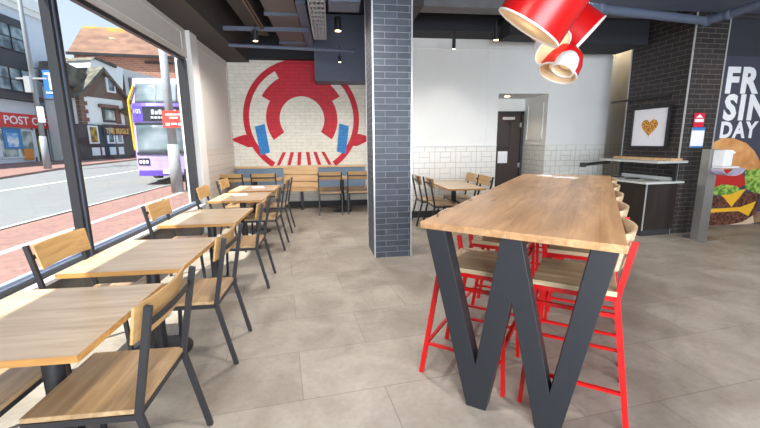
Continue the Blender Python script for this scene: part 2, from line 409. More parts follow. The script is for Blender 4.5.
m.box(RX0-.12, RX0, WY+.12, 8.3, 1.395, RZ+.1); m.box(RX1, RX1+.12, WY+.12, 8.3, 1.395, RZ+.1); m.box(RX0, RX1, 8.3, 8.4, 1.395, RZ+.1); m.box(RX0, RX1, WY+.12, 8.3, RZ, RZ+.1)
m.box(5.45, 5.57, WY, 7.75, 1.395, ZC); m.box(5.45, 9.6, 7.75, 7.87, 1.395, ZC)
# slim mouldings: top rail, panel joint, recess side panel
m.box(1.15, 5.45, WY-.012, WY, 3.18, 3.20); m.box(3.0, 3.012, WY-.008, WY, 1.41, 3.3)
m.box(1.15, RX0, WY-.015, WY, 1.395, 1.42); m.box(RX1, 5.45, WY-.015, WY, 1.395, 1.42); m.box(RX1-.015, RX1, WY, 8.3, 1.395, 1.42)
for a in ((WY+.15,8.15,1.5,1.515),(WY+.15,8.15,2.24,2.255),(WY+.15,WY+.165,1.5,2.255),(8.135,8.15,1.5,2.255)): m.box(RX1-.012, RX1, *a)
struct('wall_upper', m, WHITEW)
struct('baseboard_far', MB().box(1.15, RX0, WY-.02, WY, 0, .13).box(RX1, 5.45, WY-.02, WY, 0, .13), PLINTH)
# right side: dark wall that carries the burger print
struct('wall_right', MB().box(5.98, XR, 5.80, 5.95, 0, ZC), plain('dark_wall', (50,54,64), .7))
m = MB(); m.box(XL-.2, XR, YB-.15, YB, 0, .35); m.box(XL-.2, XR, YB-.15, YB, 2.9, ZC); m.box(XL-.2, -1.2, YB-.15, YB, .35, 2.9); m.box(8.2, XR, YB-.15, YB, .35, 2.9)
struct('wall_front', m, WHITEW)
m = MB(); m.box(-1.2, 8.2, YB-.1, YB-.04, .35, .42); m.box(-1.2, 8.2, YB-.1, YB-.04, 2.83, 2.9)
for x in (-1.2, 1.15, 3.5, 5.85, 8.13): m.box(x, x+.07, YB-.1, YB-.04, .35, 2.9)
w2 = struct('window_2', m, BLACK)
MB().box(-1.13, 8.13, YB-.075, YB-.065, .42, 2.83).build('pane', GLASS, w2)
a_ = light('shopfront_fill_lamp', 'AREA', w2, (1.6, YB+.02, 1.65), 500, (.86,.93,1), rot=(radians(90),0,0), size=5.2)  # area lamp added inside the unseen glazing, brightens the room as daylight would
a_.data.shape = 'RECTANGLE'; a_.data.size_y = 2.2
struct('wall_east', MB().box(XR, XR+.15, YB, YF, 0, ZC), WHITEW)
# door in the recess
dr = MB().box(3.42, 4.17, 8.235, 8.275, .0, 2.06).build('door_1', DOORM, bevel=.003); tag(dr, 'dark brown door with glass panel in the recess of the pale wall', 'door', kind='structure')
m = MB(); m.box(3.37, 3.43, 8.2, 8.299, 0, 2.12); m.box(4.16, 4.22, 8.2, 8.299, 0, 2.12); m.box(3.37, 4.22, 8.2, 8.299, 2.06, 2.12)
m.build('door_frame', BLACK, dr)
m = MB(); m.box(3.5, 3.92, 8.222, 8.234, 1.32, 1.36); m.box(3.5, 3.92, 8.222, 8.234, 1.83, 1.87); m.box(3.5, 3.54, 8.222, 8.234, 1.32, 1.87); m.box(3.88, 3.92, 8.222, 8.234, 1.32, 1.87); m.build('glass_frame', BLACK, dr)
MB().box(3.54, 3.88, 8.226, 8.234, 1.36, 1.83).build('glass_panel', plain('door_glass', (70,66,66), .1), dr)
MB().box(3.73, 4.0, 8.19, 8.234, 1.94, 2.0).build('door_closer', ALU, dr, bevel=.006)
MB().box(3.66, 3.88, 8.224, 8.234, 1.0, 1.26).build('paper_notice', PAPER, dr)
m = MB(); m.box(4.12, 4.16, 8.19, 8.234, 1.78, 1.88); m.box(4.12, 4.16, 8.19, 8.234, .9, 1.0); m.build('hinge', STEEL, dr)
# ------------------------------------------------------------------ pillars
def pillar(name, label, loc, rz, w, d, h, mat, wside=None):
    t = thing(name, label, 'pillar', loc, rz); tag(t, kind='structure')
    MB().box(0, w, 0, d, 0, h).build('brick_cladding', mat, t)
    for (x, y) in ((0,0),(w,0),(0,d),(w,d)):
        MB().box(x-.006, x+.012 if x == 0 else x+.006, y-.006 if y == 0 else y-.012, y+.012 if y == 0 else y+.006, 0, h).build('corner_trim', ALU, t) if x == 0 else \
        MB().box(x-.012, x+.006, y-.006 if y == 0 else y-.012, y+.012 if y == 0 else y+.006, 0, h).build('corner_trim', ALU, t)
    return t
pillar('brick_pillar', 'charcoal slate-brick pillar between the window tables and the long bar table', (.517,4.807,0), radians(2.2), .485, .62, ZC, PILLAR)
pillar('brick_pillar', 'dark brown brick pillar behind the steel sanitiser stand', (5.335,5.385,0), radians(3.5), 0.600, 1.12, ZC, PILLARB)

# ------------------------------------------------------------------ dining chairs
def arc_board(w, h, depth, t, lean, n=14, taper=.01, rise=0.0):
    """curved plywood back: concave towards +x, centred on y=0, z 0..h"""
    mb = MB(); vs = []; fs = []
    rows = 5
    for side in (0, 1):
        for j in range(rows):
            zz = h*j/(rows-1)
            for i in range(n+1):
                s = -1+2*i/n; hw = w/2-taper*(1-j/(rows-1))
                y = s*hw; x = depth*s*s + lean*(zz) + (t if side == 0 else 0)
                vs.append((x, y, zz))
    N = (n+1)*rows
    for j in range(rows-1):
        for i in range(n):
            a = j*(n+1)+i; fs.append((a, a+1, a+n+2, a+n+1)); fs.append((N+a, N+a+n+1, N+a+n+2, N+a+1))
    for i in range(n):
        fs.append((i, N+i, N+i+1, i+1)); a = (rows-1)*(n+1)+i; fs.append((a, a+1, N+a+1, N+a))
    for j in range(rows-1):
        a = j*(n+1); fs.append((a, a+n+1, N+a+n+1, N+a)); a += n; fs.append((a, N+a, N+a+n+1, a+n+1))
    return mb.add(vs, fs)
def make_chair(label):
    t = thing('dining_chair', label, 'chair')
    W = .235; SZc = .445
    xb = -.20
    m = MB().box(-.215, .215, -W-.005, W+.005, .445, .467); m.build('seat', WOODS, t, bevel=.004)
    for s in (-1, 1):
        MB().path_bar([(xb-.11, s*W, 0), (xb-.012, s*W, .44), (xb-.10, s*W, .895)], .022, .027).build('back_post', BLACK, t)
        MB().path_bar([(.225, s*W, 0), (.20, s*W, .445)], .022, .023).build('leg', BLACK, t)
    m = MB()
    for s in (-1, 1): m.bar((xb-.01, s*W, .432), (.205, s*W, .432), .022, .025)
    m.bar((.20, -W, .432), (.20, W, .432), .022, .025); m.bar((xb-.005, -W, .432), (xb-.005, W, .432), .022, .025)
    m.build('seat_frame', BLACK, t)
    b = arc_board(.50, .155, .03, .011, -.19).build('backrest', WOODC, t, loc=(xb-.058, 0, .742)); autosmooth(b)
    m = MB(); pts = []
    for i in range(11):
        s = -1+.2*i; pts.append((xb-.086+.018*s*s-.012, s*W, .815))
    m.path_bar(pts, .028, .006, side=(0,0,1)); m.build('back_strap', BLACK, t)
    return t
tables = [(1.76,.73),(2.775,.80),(4.16,.88),(5.63,.84),(6.66,.82)]
tname = ['closest to the camera','second from the camera','third from the camera, the middle one','fourth from the camera, carrying a white menu card','farthest from the camera, beside the bench table']
ordn = ['nearest','second','third','fourth','fifth']
chair0 = make_chair('x')
used = [False]
def place_chair(x, y, rz, label, group):
    if not used[0]:
        used[0] = True; chair0.location = (x,y,0); chair0.rotation_euler.z = rz; chair0['label'] = label; chair0['group'] = group; return chair0
    return dup(chair0, (x,y,0), rz, label, group)
for i, (ty, dp) in enumerate(tables):
    yy = [1.70,2.755,4.16,5.59,6.65][i]
    place_chair(-1.01, yy, pi, 'black-framed oak chair on the aisle side of the %s window table from the camera' % ordn[i], 'aisle-side chairs along the window tables')
    yl = [1.72,2.75,4.24,5.66,6.74][i]
    place_chair(-1.575, yl, 0, 'black-framed oak chair on the window side of the %s window table from the camera' % ordn[i], 'window-side chairs along the window tables')
# small table things: pedestal tables
def make_table(label, cat='table', w=.70, d=.75, name='pedestal_table'):
    t = thing(name, label, cat)
    o = MB().box(-w/2, w/2, -d/2, d/2, .723, .75).build('tabletop', WOODT, t, bevel=.002)
    e = .0025; MB().box(-w/2-e, w/2+e, -d/2-e, -d/2, .722, .7495).box(-w/2-e, w/2+e, d/2, d/2+e, .722, .7495).box(-w/2-e, -w/2, -d/2, d/2, .722, .7495).box(w/2, w/2+e, -d/2, d/2, .722, .7495).build('edge_band', WOODE, t)
    MB().tube((0,0,.03), (0,0,.70), .043, n=20).build('pedestal', BLACK, t, smooth=True)
    m = MB(); m.lathe([(0,.0),(.21,.0),(.21,.012),(.05,.03),(0,.03)], 32); autosmooth(m.build('base_plate', BLACK, t))
    m = MB().bar((-w/2+.08,0,.711), (w/2-.08,0,.711), .05, .022).bar((0,-d/2+.08,.711), (0,d/2-.08,.711), .05, .022); m.build('support_bracket', BLACK, t)
    [autosmooth(c) for c in t.children if c.name.startswith('pedestal')]
    return t
for i, (ty, dp) in enumerate(tables):
    t = make_table('oak-topped black pedestal table by the window, %s' % tname[i], w=.70, d=dp)
    t.location = (-1.29, ty, 0); t['group'] = 'oak tables along the window'
def menu(loc, rz, label, w=.20, d=.28, name='menu_card'):
    t = thing(name, label, 'menu', loc, rz)
    MB().box(-w/2, w/2, -d/2, d/2, 0, .0025).build('card', PAPER, t)
    m = MB()
    for k in range(4): m.box(-w/2+.02, w/2-.03-.02*(k % 2), -d/2+.04+.055*k, -d/2+.052+.055*k, .0025, .0028)
    m.build('print', plain('pale_print', (190,180,200), .6), t); return t
menu((-1.37,5.84,.7505), .3, 'white menu card lying on the window table fourth from the camera')
menu((-1.27,6.74,.7505), .3, 'white menu card lying on the farthest window table')

# bench seating under the mural
bt = thing('bench', 'long wooden wall bench with blue-grey back pads under the round mural', 'bench', (0, YF, 0))
X0, X1, XA, XB2 = -2.17, .76, -1.12, -.33
MB().box(X0, X1, -.13, -.02, .925, .965).build('top_rail', WOODP, bt, bevel=.004)
m = MB()
for z0, z1 in ((.775,.925),(.61,.765),(.47,.60)): m.box(XA, XB2, -.12, -.03, z0, z1)
m.build('back_slats', WOODP, bt, bevel=.004)
for a, b in ((X0,XA),(XB2,X1)):
    MB().box(a+.003, b-.003, -.11, -.03, .47, .925).build('back_pad', BENCHB, bt, bevel=.01)
MB().box(X0, X1, -.54, -.125, .425, .468).build('seat', WOODP, bt, bevel=.006)
for x in (-1.75,-.70,.36):
    m = MB().box(x-.03, x+.03, -.36, -.30, .02, .425).box(x-.035, x+.035, -.47, -.2, 0, .02); m.build('leg', BLACK, bt)
tL = make_table('oak-topped table in front of the left half of the mural bench', w=1.15, d=.62); tL.location = (-1.64, 8.42, 0); tL['group'] = 'tables at the mural bench'
tR = make_table('oak-topped table in front of the right half of the mural bench', w=1.05, d=.62); tR.location = (.20, 8.42, 0); tR['group'] = 'tables at the mural bench'
g = 'chairs facing the mural bench'
place_chair(-2.02+.02, 8.12, pi/2, 'oak chair facing the mural bench, in the corner by the tiled window wall', g)
place_chair(-1.36, 8.10, pi/2, 'oak chair facing the mural bench, standing left of the bare wooden bench back', g)
place_chair(-.055, 8.20, pi/2, 'oak chair facing the mural bench in front of the right blue-grey pad', g)
place_chair(.545, 8.22, pi/2, 'oak chair facing the mural bench half hidden behind the slate-brick pillar', g)

# table by the pale wall
ct = make_table('oak-topped pedestal table against the white tiled far wall with four chairs', w=.62, d=1.38); ct.location = (2.12, 6.53, 0)
g = 'chairs at the table by the white tiled wall'
place_chair(1.78, 6.83, 0, 'oak chair at the tiled-wall table, left side, the one nearer the wall', g)
place_chair(1.86, 6.28, 0, 'oak chair at the tiled-wall table, left side, the one nearer the camera', g)
place_chair(2.34, 6.93, pi, 'oak chair at the tiled-wall table, right side, nearer the wall', g)
place_chair(2.37, 6.38, pi, 'oak chair at the tiled-wall table, right side, nearer the bar table', g)

# ------------------------------------------------------------------ bar table and stools
BT = thing('bar_table', 'long high oak bar table standing on a dark steel leg shaped like a W', 'bar table', (.874,1.778,0), radians(-36.6))
o = MB().prism([(-.5,.025),(.5,-.045),(.5,3.68),(-.52,3.56)], 1.012, 1.05, 'xy').build('tabletop', WOODB, BT, bevel=.004)
WP = [(-.457,1.012),(-.345,1.012),(-.150,.262),(-.045,1.012),(.055,1.012),(.236,.222),(.362,1.012),(.475,1.012),(.298,0),(.177,0),(.025,.676),(-.082,0),(-.192,0)]
MB().prism(WP, .005, .105, 'xz').build('leg', CHAR, BT, bevel=.003)['label'] = 'dark steel leg shaped like a W at the near end'
MB().prism(WP, 3.48, 3.58, 'xz').build('leg', CHAR, BT, bevel=.003)
MB().box(-.03, .03, .105, 3.42, .95, 1.0).build('stretcher', CHAR, BT)
def tl(u, v):
    a = radians(-36.6); return (.874+u*cos(a)-v*sin(a), 1.778+u*sin(a)+v*cos(a))
def make_stool(label):
    t = thing('bar_stool', label, 'stool')
    W = .215; xb = -.19
    MB().box(-.20, .20, -W-.015, W+.015, .722, .75).build('seat', WOODK, t, bevel=.004)
    for s in (-1, 1):
        MB().path_bar([(xb-.115, s*(W+.03), 0), (xb-.012, s*W, .715), (xb-.062, s*W, 1.012)], .022, .028).build('back_post', RED, t)
        MB().bar((.22, s*(W+.03), 0), (.185, s*W, .72), .02, .024, up=(1,0,0)).build('leg', RED, t)
    m = MB()
    for s in (-1, 1): m.bar((xb-.01, s*W, .708), (.19, s*W, .708), .022, .025)
    m.bar((.188,-W,.708),(.188,W,.708),.022,.025); m.bar((xb-.005,-W,.708),(xb-.005,W,.708),.022,.025)
    m.bar((.05,-W,.70),(.05,W,.70),.02,.02)
    m.build('seat_frame', RED, t)
    def at(zz, front):  # leg x at height zz
        k = zz/.72
        return (.22-.035*k) if front else (xb-.115+.103*k)
    zz = .21; w2 = W+.03*(1-zz/.72)
    for s in (-1, 1):
        MB().bar((at(zz,0), s*w2, zz), (at(zz,1), s*w2, zz), .02, .016).build('stretcher', RED, t)
    MB().bar((at(zz,0), -w2, zz), (at(zz,0), w2, zz), .02, .016).build('stretcher', RED, t)
    z2 = .30; w3 = W+.03*(1-z2/.72)
    MB().bar((at(z2,1), -w3, z2), (at(z2,1), w3, z2), .022, .028).build('footrest', RED, t)
    for s in (-1, 1): MB().bar((at(.62,0), s*(W+.004), .62), (at(.62,1), s*(W+.004), .62), .018, .02).build('upper_rail', RED, t)
    MB().bar((at(.62,1), -W, .62), (at(.62,1), W, .62), .018, .02).build('upper_rail', RED, t)
    b = arc_board(.47, .195, .05, .013, -.16).build('backrest', WOODK, t, loc=(xb-.050, 0, .855)); autosmooth(b)
    m = MB(); pts = []
    for i in range(11):
        s = -1+.2*i; pts.append((xb-.082+.03*s*s, s*W, .93))
    m.path_bar(pts, .026, .006, side=(0,0,1)); m.build('back_strap', RED, t)
    return t
st0 = make_stool('x'); first = True
rot = radians(-36.6)
for k in range(5):
    v = .43+.69*k
    where = ['closest to the camera','second from the camera','third from the camera','fourth from the camera','at the far end'][k]
    for side in (-1, 1):
        x, y = tl(.293 if side > 0 else -.245, v)
        rz = rot + (pi if side > 0 else 0)
        lab = 'red-framed wooden bar stool on the %s of the bar table, %s' % ('right side' if side > 0 else 'left side', where)
        grp = 'red bar stools on the %s of the bar table' % ('right' if side > 0 else 'left')
        if first: st0.location = (x,y,0); st0.rotation_euler.z = rz; st0['label'] = lab; st0['group'] = grp; first = False
        else: dup(st0, (x,y,0), rz, lab, grp)
menu((2.71,4.60,1.0505), .5, 'white menu card on the far end of the bar table, left one of two', .16, .22)
menu((2.80,4.32,1.0505), .6, 'white menu card on the far end of the bar table, right one of two', .16, .26)

# ------------------------------------------------------------------ station by the brown pillar
cs = thing('condiment_counter', 'dark cabinet counter with pale worktop and shelf against the brown brick pillar', 'counter', (4.745,5.27,0), radians(5))
MB().box(0, .575, 0, 1.10, .10, .82).build('cabinet', CABM, cs, bevel=.003)
MB().box(.02, .57, .03, 1.08, 0, .10).build('plinth', PLINTH, cs)
m = MB().box(-.012, .003, -.012, .003, .1, .82); m.build('corner_trim', ALU, cs)
m = MB().box(-.05, .585, .08, 1.12, .82, .85).box(-.05, .66, -.03, .08, .82, .85); m.build('worktop', plain('pale_worktop', (196,200,198), .35), cs, bevel=.003)
MB().box(.545, .585, .08, 1.12, .85, .90).build('upstand', SILL, cs)
for y in (.2, .55, .88):
    MB().lathe([(.0,.852),(.09,.852),(.10,.858),(.11,.858),(.115,.8505),(0,.8505)], 24, Matrix.Translation((.28,y,0))).build('waste_hole', BLACK if y != .2 else STEEL, cs)
for y in (.02, 1.05):
    MB().box(.52, .56, y, y+.04, .85, 1.13).build('shelf_post', BLACK, cs)
MB().box(.12, .575, .09, 1.14, 1.13, 1.165).box(.12, .68, -.03, .09, 1.13, 1.165).build('shelf', plain('pale_shelf', (188,190,188), .4), cs, bevel=.003)
MB().box(.38, .565, .1, 1.1, 1.165, 1.20).box(.38, .6, 0, .09, 1.165, 1.20).build('shelf_riser', WOODP, cs)
tag(MB().bar((3.95,5.69,1.105), (4.92,6.36,1.105), .045, .045).box(3.92,3.99,5.65,5.72,1.07,1.14).build('barrier_rail', BLACK), 'black square rail reaching out left below the counter shelf', 'rail')
rail = MB().bar((5.20,6.80,2.17), (5.29,5.62,2.17), .03, .03).bar((5.22,6.3,2.17),(5.28,6.31,2.17),.02,.02).bar((5.27,5.75,2.17),(5.33,5.76,2.17),.02,.02)
tag(rail.build('picture_rail', BLACK), 'black wall rail above the framed heart picture', 'rail')
# framed heart picture on the left face of the pillar
fp = thing('framed_picture', 'black-framed white picture of a golden heart on the brown brick pillar', 'picture', (5.312,5.45,0), radians(3.5))
pf = [(0.887, 2.016),(0.138, 2.023),(0.112, 1.362),(0.816, 1.335)]
s0 = sum(p[0] for p in (pf[0],pf[3]))/2; s1 = sum(p[0] for p in (pf[1],pf[2]))/2; z1 = (pf[0][1]+pf[1][1])/2; z0 = (pf[2][1]+pf[3][1])/2
s0, s1 = min(s0,s1), max(s0,s1)
m = MB(); fr = .035
for a in ((s0,s1,z0,z0+fr),(s0,s1,z1-fr,z1),(s0,s0+fr,z0,z1),(s1-fr,s1,z0,z1)): m.box(-.045, -.004, *a)
m.build('frame', BLACK, fp, bevel=.002)
MB().box(-.022, -.006, s0+fr, s1-fr, z0+fr, z1-fr).build('picture_board', PAPER, fp)
hp = []
for i in range(40):
    t = 2*pi*i/40; hx = 16*sin(t)**3; hy = 13*cos(t)-5*cos(2*t)-2*cos(3*t)-cos(4*t)
    hp.append(((s0+s1)/2+hx*.0098, (z0+z1)/2+.012+hy*.0098))
MB().prism(hp, -.026, -.0225, 'yz').build('golden_heart', two_tone('golden_pieces', (150,84,26), (236,176,92), 45, .6, 2, .42, .55), fp)
# posters on the front face
ps = thing('wall_sticker', 'crimson and white notice sticker on the front of the brown brick pillar', 'sticker', (5.335,5.377,0), radians(3.5))
a = (0.169, 1.88); b = (0.362, 1.671)
MB().box(a[0], b[0], -.006, -.002, b[1], a[1]).build('backing', plain('crimson', (206,20,60), .5), ps)
MB().prism([(a[0]+.03,a[1]-.07),(b[0]-.03,a[1]-.07),((a[0]+b[0])/2,a[1]-.02)], -.009, -.0065, 'xz').build('triangle_symbol', LETTER, ps)
MB().box(a[0]+.015, b[0]-.015, -.009, -.0065, b[1]+.075, b[1]+.12).build('text_block', LETTER, ps)
ps = thing('wall_sticker', 'white notice with blue borders below the crimson sticker on the brown pillar', 'sticker', (5.335,5.377,0), radians(3.5))
a = (0.16, 1.664); b = (0.398, 1.359)
MB().box(a[0], b[0], -.006, -.002, b[1], a[1]).build('backing', PAPER, ps)
BLU = plain('notice_blue', (60,130,200), .5)
MB().box(a[0], b[0], -.008, -.0062, a[1]-.045, a[1]).build('header', BLU, ps); MB().box(a[0], b[0], -.008, -.0062, b[1], b[1]+.025).build('footer', BLU, ps)

# sanitiser stand
ss = thing('sanitiser_stand', 'brushed steel post stand on a floor plate before the brown pillar', 'stand', (5.495,5.03,0), radians(8))
MB().box(-.09, .09, -.06, .06, .008, 1.345).build('post', STEEL, ss, bevel=.004)
MB().box(-.16, .30, -.16, .20, 0, .008).build('base_plate', STEEL, ss)
sd = thing('sanitiser_dispenser', 'white plastic sanitiser dispenser with drip tray mounted on the steel post', 'dispenser', (5.475,4.89,0), radians(8))
MB().box(-.005, .16, -.085, .075, 1.10, 1.335).build('housing', WHITEP, sd, bevel=.02)
MB().prism([(.16,1.335),(.24,1.30),(.235,1.285),(.16,1.27)], -.06, .05, 'xz').build('spout', WHITEP, sd, bevel=.004)
MB().box(.155, .163, -.04, .04, 1.14, 1.27).build('level_window', plain('window_blue', (170,190,215), .3), sd)
MB().box(-.005, .33, -.075, .065, 1.078, 1.098).build('lower_lip', WHITEP, sd, bevel=.005)
pts = []
m = MB()
for i in range(13):
    t = pi*i/12; pts.append((.20-.215*cos(t), -.02, 1.07-.10*sin(t)))
m.path_bar(pts, .16, .006, side=(0,1,0)); o = m.build('drip_tray', plain('lilac_plastic', (196,190,214), .35), sd)

# burger print on the right wall
bp_ = thing('burger_print', 'large wall print of a cheeseburger under bold white capitals on slate', 'wall print', (0,5.80,0))
LBX = 6.05
MB().box(LBX, 8.6, -.006, -.0005, .02, 2.80).build('backing', SLATE, bp_)
MB().box(LBX, 8.6, -.0075, -.0062, .02, .22).build('board_print', two_tone('brown_board', (120,92,70), (150,120,92), 3, .6), bp_)
def pm(name, pts, mat, d):
    MB().prism(pts, -.008-.0016*d, -.0070-.0016*d, 'xz').build(name, mat, bp_)
BUN = two_tone('bun_print', (190,122,66), (232,176,116), 3.5, .6, 3, .3, .7); LET = two_tone('lettuce_print', (84,128,44), (168,200,96), 14, .6, 4)
PAT = two_tone('patty_print', (62,36,28), (122,78,62), 22, .6, 5, .4, .6); CHE = plain('cheese_print', (238,182,44), .6); TOM = plain('tomato_print', (188,34,30), .6)
bun = [(6.266, 1.073),(6.27, 1.273),(6.321, 1.421),(6.495, 1.501),(6.725, 1.491),(6.97, 1.414),(7.151, 1.278),(7.28, 1.124),(7.346, 0.986),(7.136, 0.955),(6.839, 0.978),(6.551, 0.966)]
pm('lettuce_leaf', [(7.044, 0.923),(7.158, 1.041),(7.346, 1.089),(7.633, 0.946),(7.749, 0.682),(7.623, 0.508),(7.313, 0.552),(7.097, 0.645)], LET, 1)
pm('tomato_slice', [(6.282, 0.971),(6.979, 0.958),(7.103, 0.714),(6.905, 0.615),(6.517, 0.607),(6.334, 0.664)], TOM, 2)
pm('lower_bun', [(6.478, 0.028),(6.79, 0.16),(7.305, 0.286),(7.399, 0.013),(6.926, -0.042),(6.57, -0.047)], plain('pale_bun_print', (214,190,164), .6), 1)
pm('patty', [(6.319, 0.404),(6.532, 0.52),(6.931, 0.474),(7.17, 0.573),(7.417, 0.531),(7.399, 0.319),(7.067, 0.276),(6.663, 0.324),(6.352, 0.316)], PAT, 3)
pm('cheese_slice', [(6.581, 0.571),(7.12, 0.627),(7.04, 0.524),(6.881, 0.317),(6.714, 0.48)], CHE, 4)
pm('patty', [(6.35, 0.21),(6.597, 0.255),(6.977, 0.225),(7.265, 0.287),(7.399, 0.319),(7.387, 0.176),(7.151, 0.04),(6.762, -0.018),(6.402, 0.013)], PAT, 3)
pm('cheese_slice', [(6.355, 0.298),(6.765, 0.303),(7.06, 0.312),(7.361, 0.409),(7.309, 0.268),(7.252, 0.145),(7.034, 0.241),(6.679, 0.235),(6.406, 0.226)], CHE, 5)
pm('lettuce_leaf', [(6.417, 0.627),(6.632, 0.725),(6.912, 0.684),(7.024, 0.612),(6.783, 0.531),(6.509, 0.538)], LET, 5)
pm('bun', bun, BUN, 5)
def fit(name, body, xl, zb, h, w, bold):
    o = text(name, body, h/.70, LETTER, bp_, (xl,-.0062,zb), ext=.001, bold=bold, spacing=1.15)
    bpy.context.view_layer.update(); dx = max(v.co.x for v in o.data.vertices)-min(v.co.x for v in o.data.vertices); mx = min(v.co.x for v in o.data.vertices)
    o.scale.x = w/dx; o.location.x = xl-mx*o.scale.x; return o
p = (6.412, 2.241); q = (6.426, 2.622); w = (7.057, 2.434)
fit('lettering', 'FR', p[0]+.01, p[1], q[1]-p[1], w[0]-p[0]-.02, .024)
p = (6.45, 1.811); q = (6.466, 2.194); w = (7.271, 2.037)
fit('lettering', 'SIN', p[0]+.0, p[1], q[1]-p[1], w[0]-p[0], .024)
p = (6.437, 1.51); q = (6.431, 1.763); w = (7.16, 1.628)
fit('lettering', 'DAY', p[0]+.01, p[1], q[1]-p[1], w[0]-p[0]-.02, .014)

# ------------------------------------------------------------------ painted emblem on the mural wall (plain geometric stand-in)
mu = thing('wall_mural', 'huge round red, white and blue geometric painting on the white brick wall', 'mural', (-.645, YF, 2.02))
def ring(r0, r1, a0, a1, n=60):
    mb = MB(); P = []
    out = [(r1*cos(radians(a0+(a1-a0)*i/n)), r1*sin(radians(a0+(a1-a0)*i/n))) for i in range(n+1)]
    inn = [(r0*cos(radians(a0+(a1-a0)*i/n)), r0*sin(radians(a0+(a1-a0)*i/n))) for i in range(n, -1, -1)]
    for i in range(n):
        q = [out[i], out[i+1], inn[n-i-1], inn[n-i]]
        vs = [(p[0], -.001, p[1]) for p in q]+[(p[0], -.004, p[1]) for p in q]
        mb.add(vs, [(0,1,2,3),(7,6,5,4),(0,4,5,1),(1,5,6,2),(2,6,7,3),(3,7,4,0)])
    return mb
ring(1.17, 1.30, -56, 236, 90).build('ring', MURALR, mu)
ring(.50, 1.17, 62, 118, 24).build('fan_block', MURALR, mu)
ring(.50, .80, 118, 215, 40).build('arch_band', MURALR, mu); ring(.50, .80, -35, 62, 40).build('arch_band', MURALR, mu)
ring(.80, 1.0, 118, 150, 20).build('arch_step', MURALR, mu); ring(.80, 1.0, 30, 62, 20).build('arch_step', MURALR, mu)
for s in (-1, 1):
    MB().prism([(s*1.31,-.34),(s*1.62,-.44),(s*1.24,-.62),(s*1.0,-.60),(s*1.16,-.34)], -.006, -.0015, 'xz').build('side_wedge', MURALR, mu)
    MB().prism([(s*.84,-.10),(s*1.06,-.16),(s*.97,-.80),(s*.76,-.74)], -.0075, -.002, 'xz').build('blue_bar', MURALB, mu)
for k, xx in enumerate((-.44,-.26,-.09,.09,.26,.44)):
    sl = (xx*.35); MB().prism([(xx-.04,-.74),(xx+.04,-.74),(xx+sl+.04,-1.04),(xx+sl-.04,-1.04)], -.004, -.001, 'xz').build('stripe', MURALR, mu)

# ------------------------------------------------------------------ ceiling fittings
struct('soffit_beam', MB().box(XL, -1.73, YB, YF, 3.23, ZC), SOFFIT)
def cthing(name, mb, mat, label, cat, bevel=0, kind=None, group=None):
    return tag(mb.build(name, mat, bevel=bevel), label, cat, group, kind)
struct('ceiling_beam', MB().box(1.02, 9.6, 5.72, 6.0, 3.37, 3.80), BEAMG)
struct('ceiling_beam', MB().box(1.12, 9.6, 6.85, 7.365, 3.36, ZC), BEAMK)
struct('ceiling_beam', MB().box(1.02, 1.3, 5.5, YF, 3.30, ZC), SOFFIT)
struct('ceiling_beam', MB().box(-1.42, -1.12, YB, 8.0, 3.50, ZC), SOFFIT)
struct('ceiling_beam', MB().box(-1.73, 1.25, 8.95, YF, 3.28, ZC), BEAMK)
cthing('duct_box', MB().box(-.30, .82, 8.55, 9.1, 2.77, ZC-.02).box(-.30,-.28,8.53,9.1,2.77,2.80).box(.02,.03,8.54,8.56,2.8,4.0), DUCT, 'slate-grey boxed duct hanging over the right side of the mural', 'duct', kind='structure')
dp = thing('ceiling_duct', 'mauve-grey flat duct running towards the mural with crosswise flanges', 'duct', (0,0,0)); tag(dp, kind='structure')
MB().box(-.92, -.46, 3.0, 8.6, 3.44, 3.75).build('duct_body', DUCTB, dp)
m = MB()
for y in (4.3,5.6,6.42,7.28,8.15): m.box(-.95, -.43, y, y+.05, 3.40, 3.46)
m.build('flange', DUCT, dp)
cthing('ceiling_pipe', MB().bar((-1.70,7.0,3.35),(-.30,7.0,3.35),.05,.06), DUCT, 'short dark crosswise ceiling channel holding the track spotlight', 'pipe', kind='structure')
cthing('ceiling_pipe', MB().tube((-1.70,7.3,3.16),(.45,7.3,3.10),.03), DUCT, 'long dark crosswise conduit in front of the mural', 'pipe', kind='structure')
cthing('track_rail', MB().box(-1.10,-1.075,3.2,7.1,3.33,3.37).box(-1.05,-1.04,3.2,7.1,3.34,3.37), plain('bronze', (96,78,66), .5), 'thin bronze lighting track along the ceiling above the aisle', 'track', kind='structure')
gr = thing('ceiling_grille', 'pale slotted air grille on the ceiling near the slate-brick pillar', 'grille', (0,0,0)); tag(gr, kind='structure')
m = MB().box(-.24,-.22,5.0,6.98,3.20,3.25).box(-.04,-.02,5.0,6.98,3.20,3.25)
for k in range(3): m.box(-.19+.05*k,-.175+.05*k,5.0,6.98,3.20,3.25)
for k in range(12): m.box(-.24,-.02,5.0+.178*k,5.02+.178*k,3.20,3.25)
m.build('slats', plain('grille_grey', (150,150,154), .5), gr)
MB().box(-.24,-.02,4.98,7.0,3.26,3.5).build('duct_boot', BEAMK, gr)
cthing('ceiling_duct', MB().box(-.42,.5,YB,4.2,3.5,3.9).box(.02,.42,5.2,5.6,3.22,3.30).box(-.44,-.30,5.9,8.5,3.40,3.62).box(-.62,-.2,4.2,5.6,3.6,3.9), DUCT, 'slate-grey ductwork over the aisle between mauve duct and grille', 'duct', kind='structure')
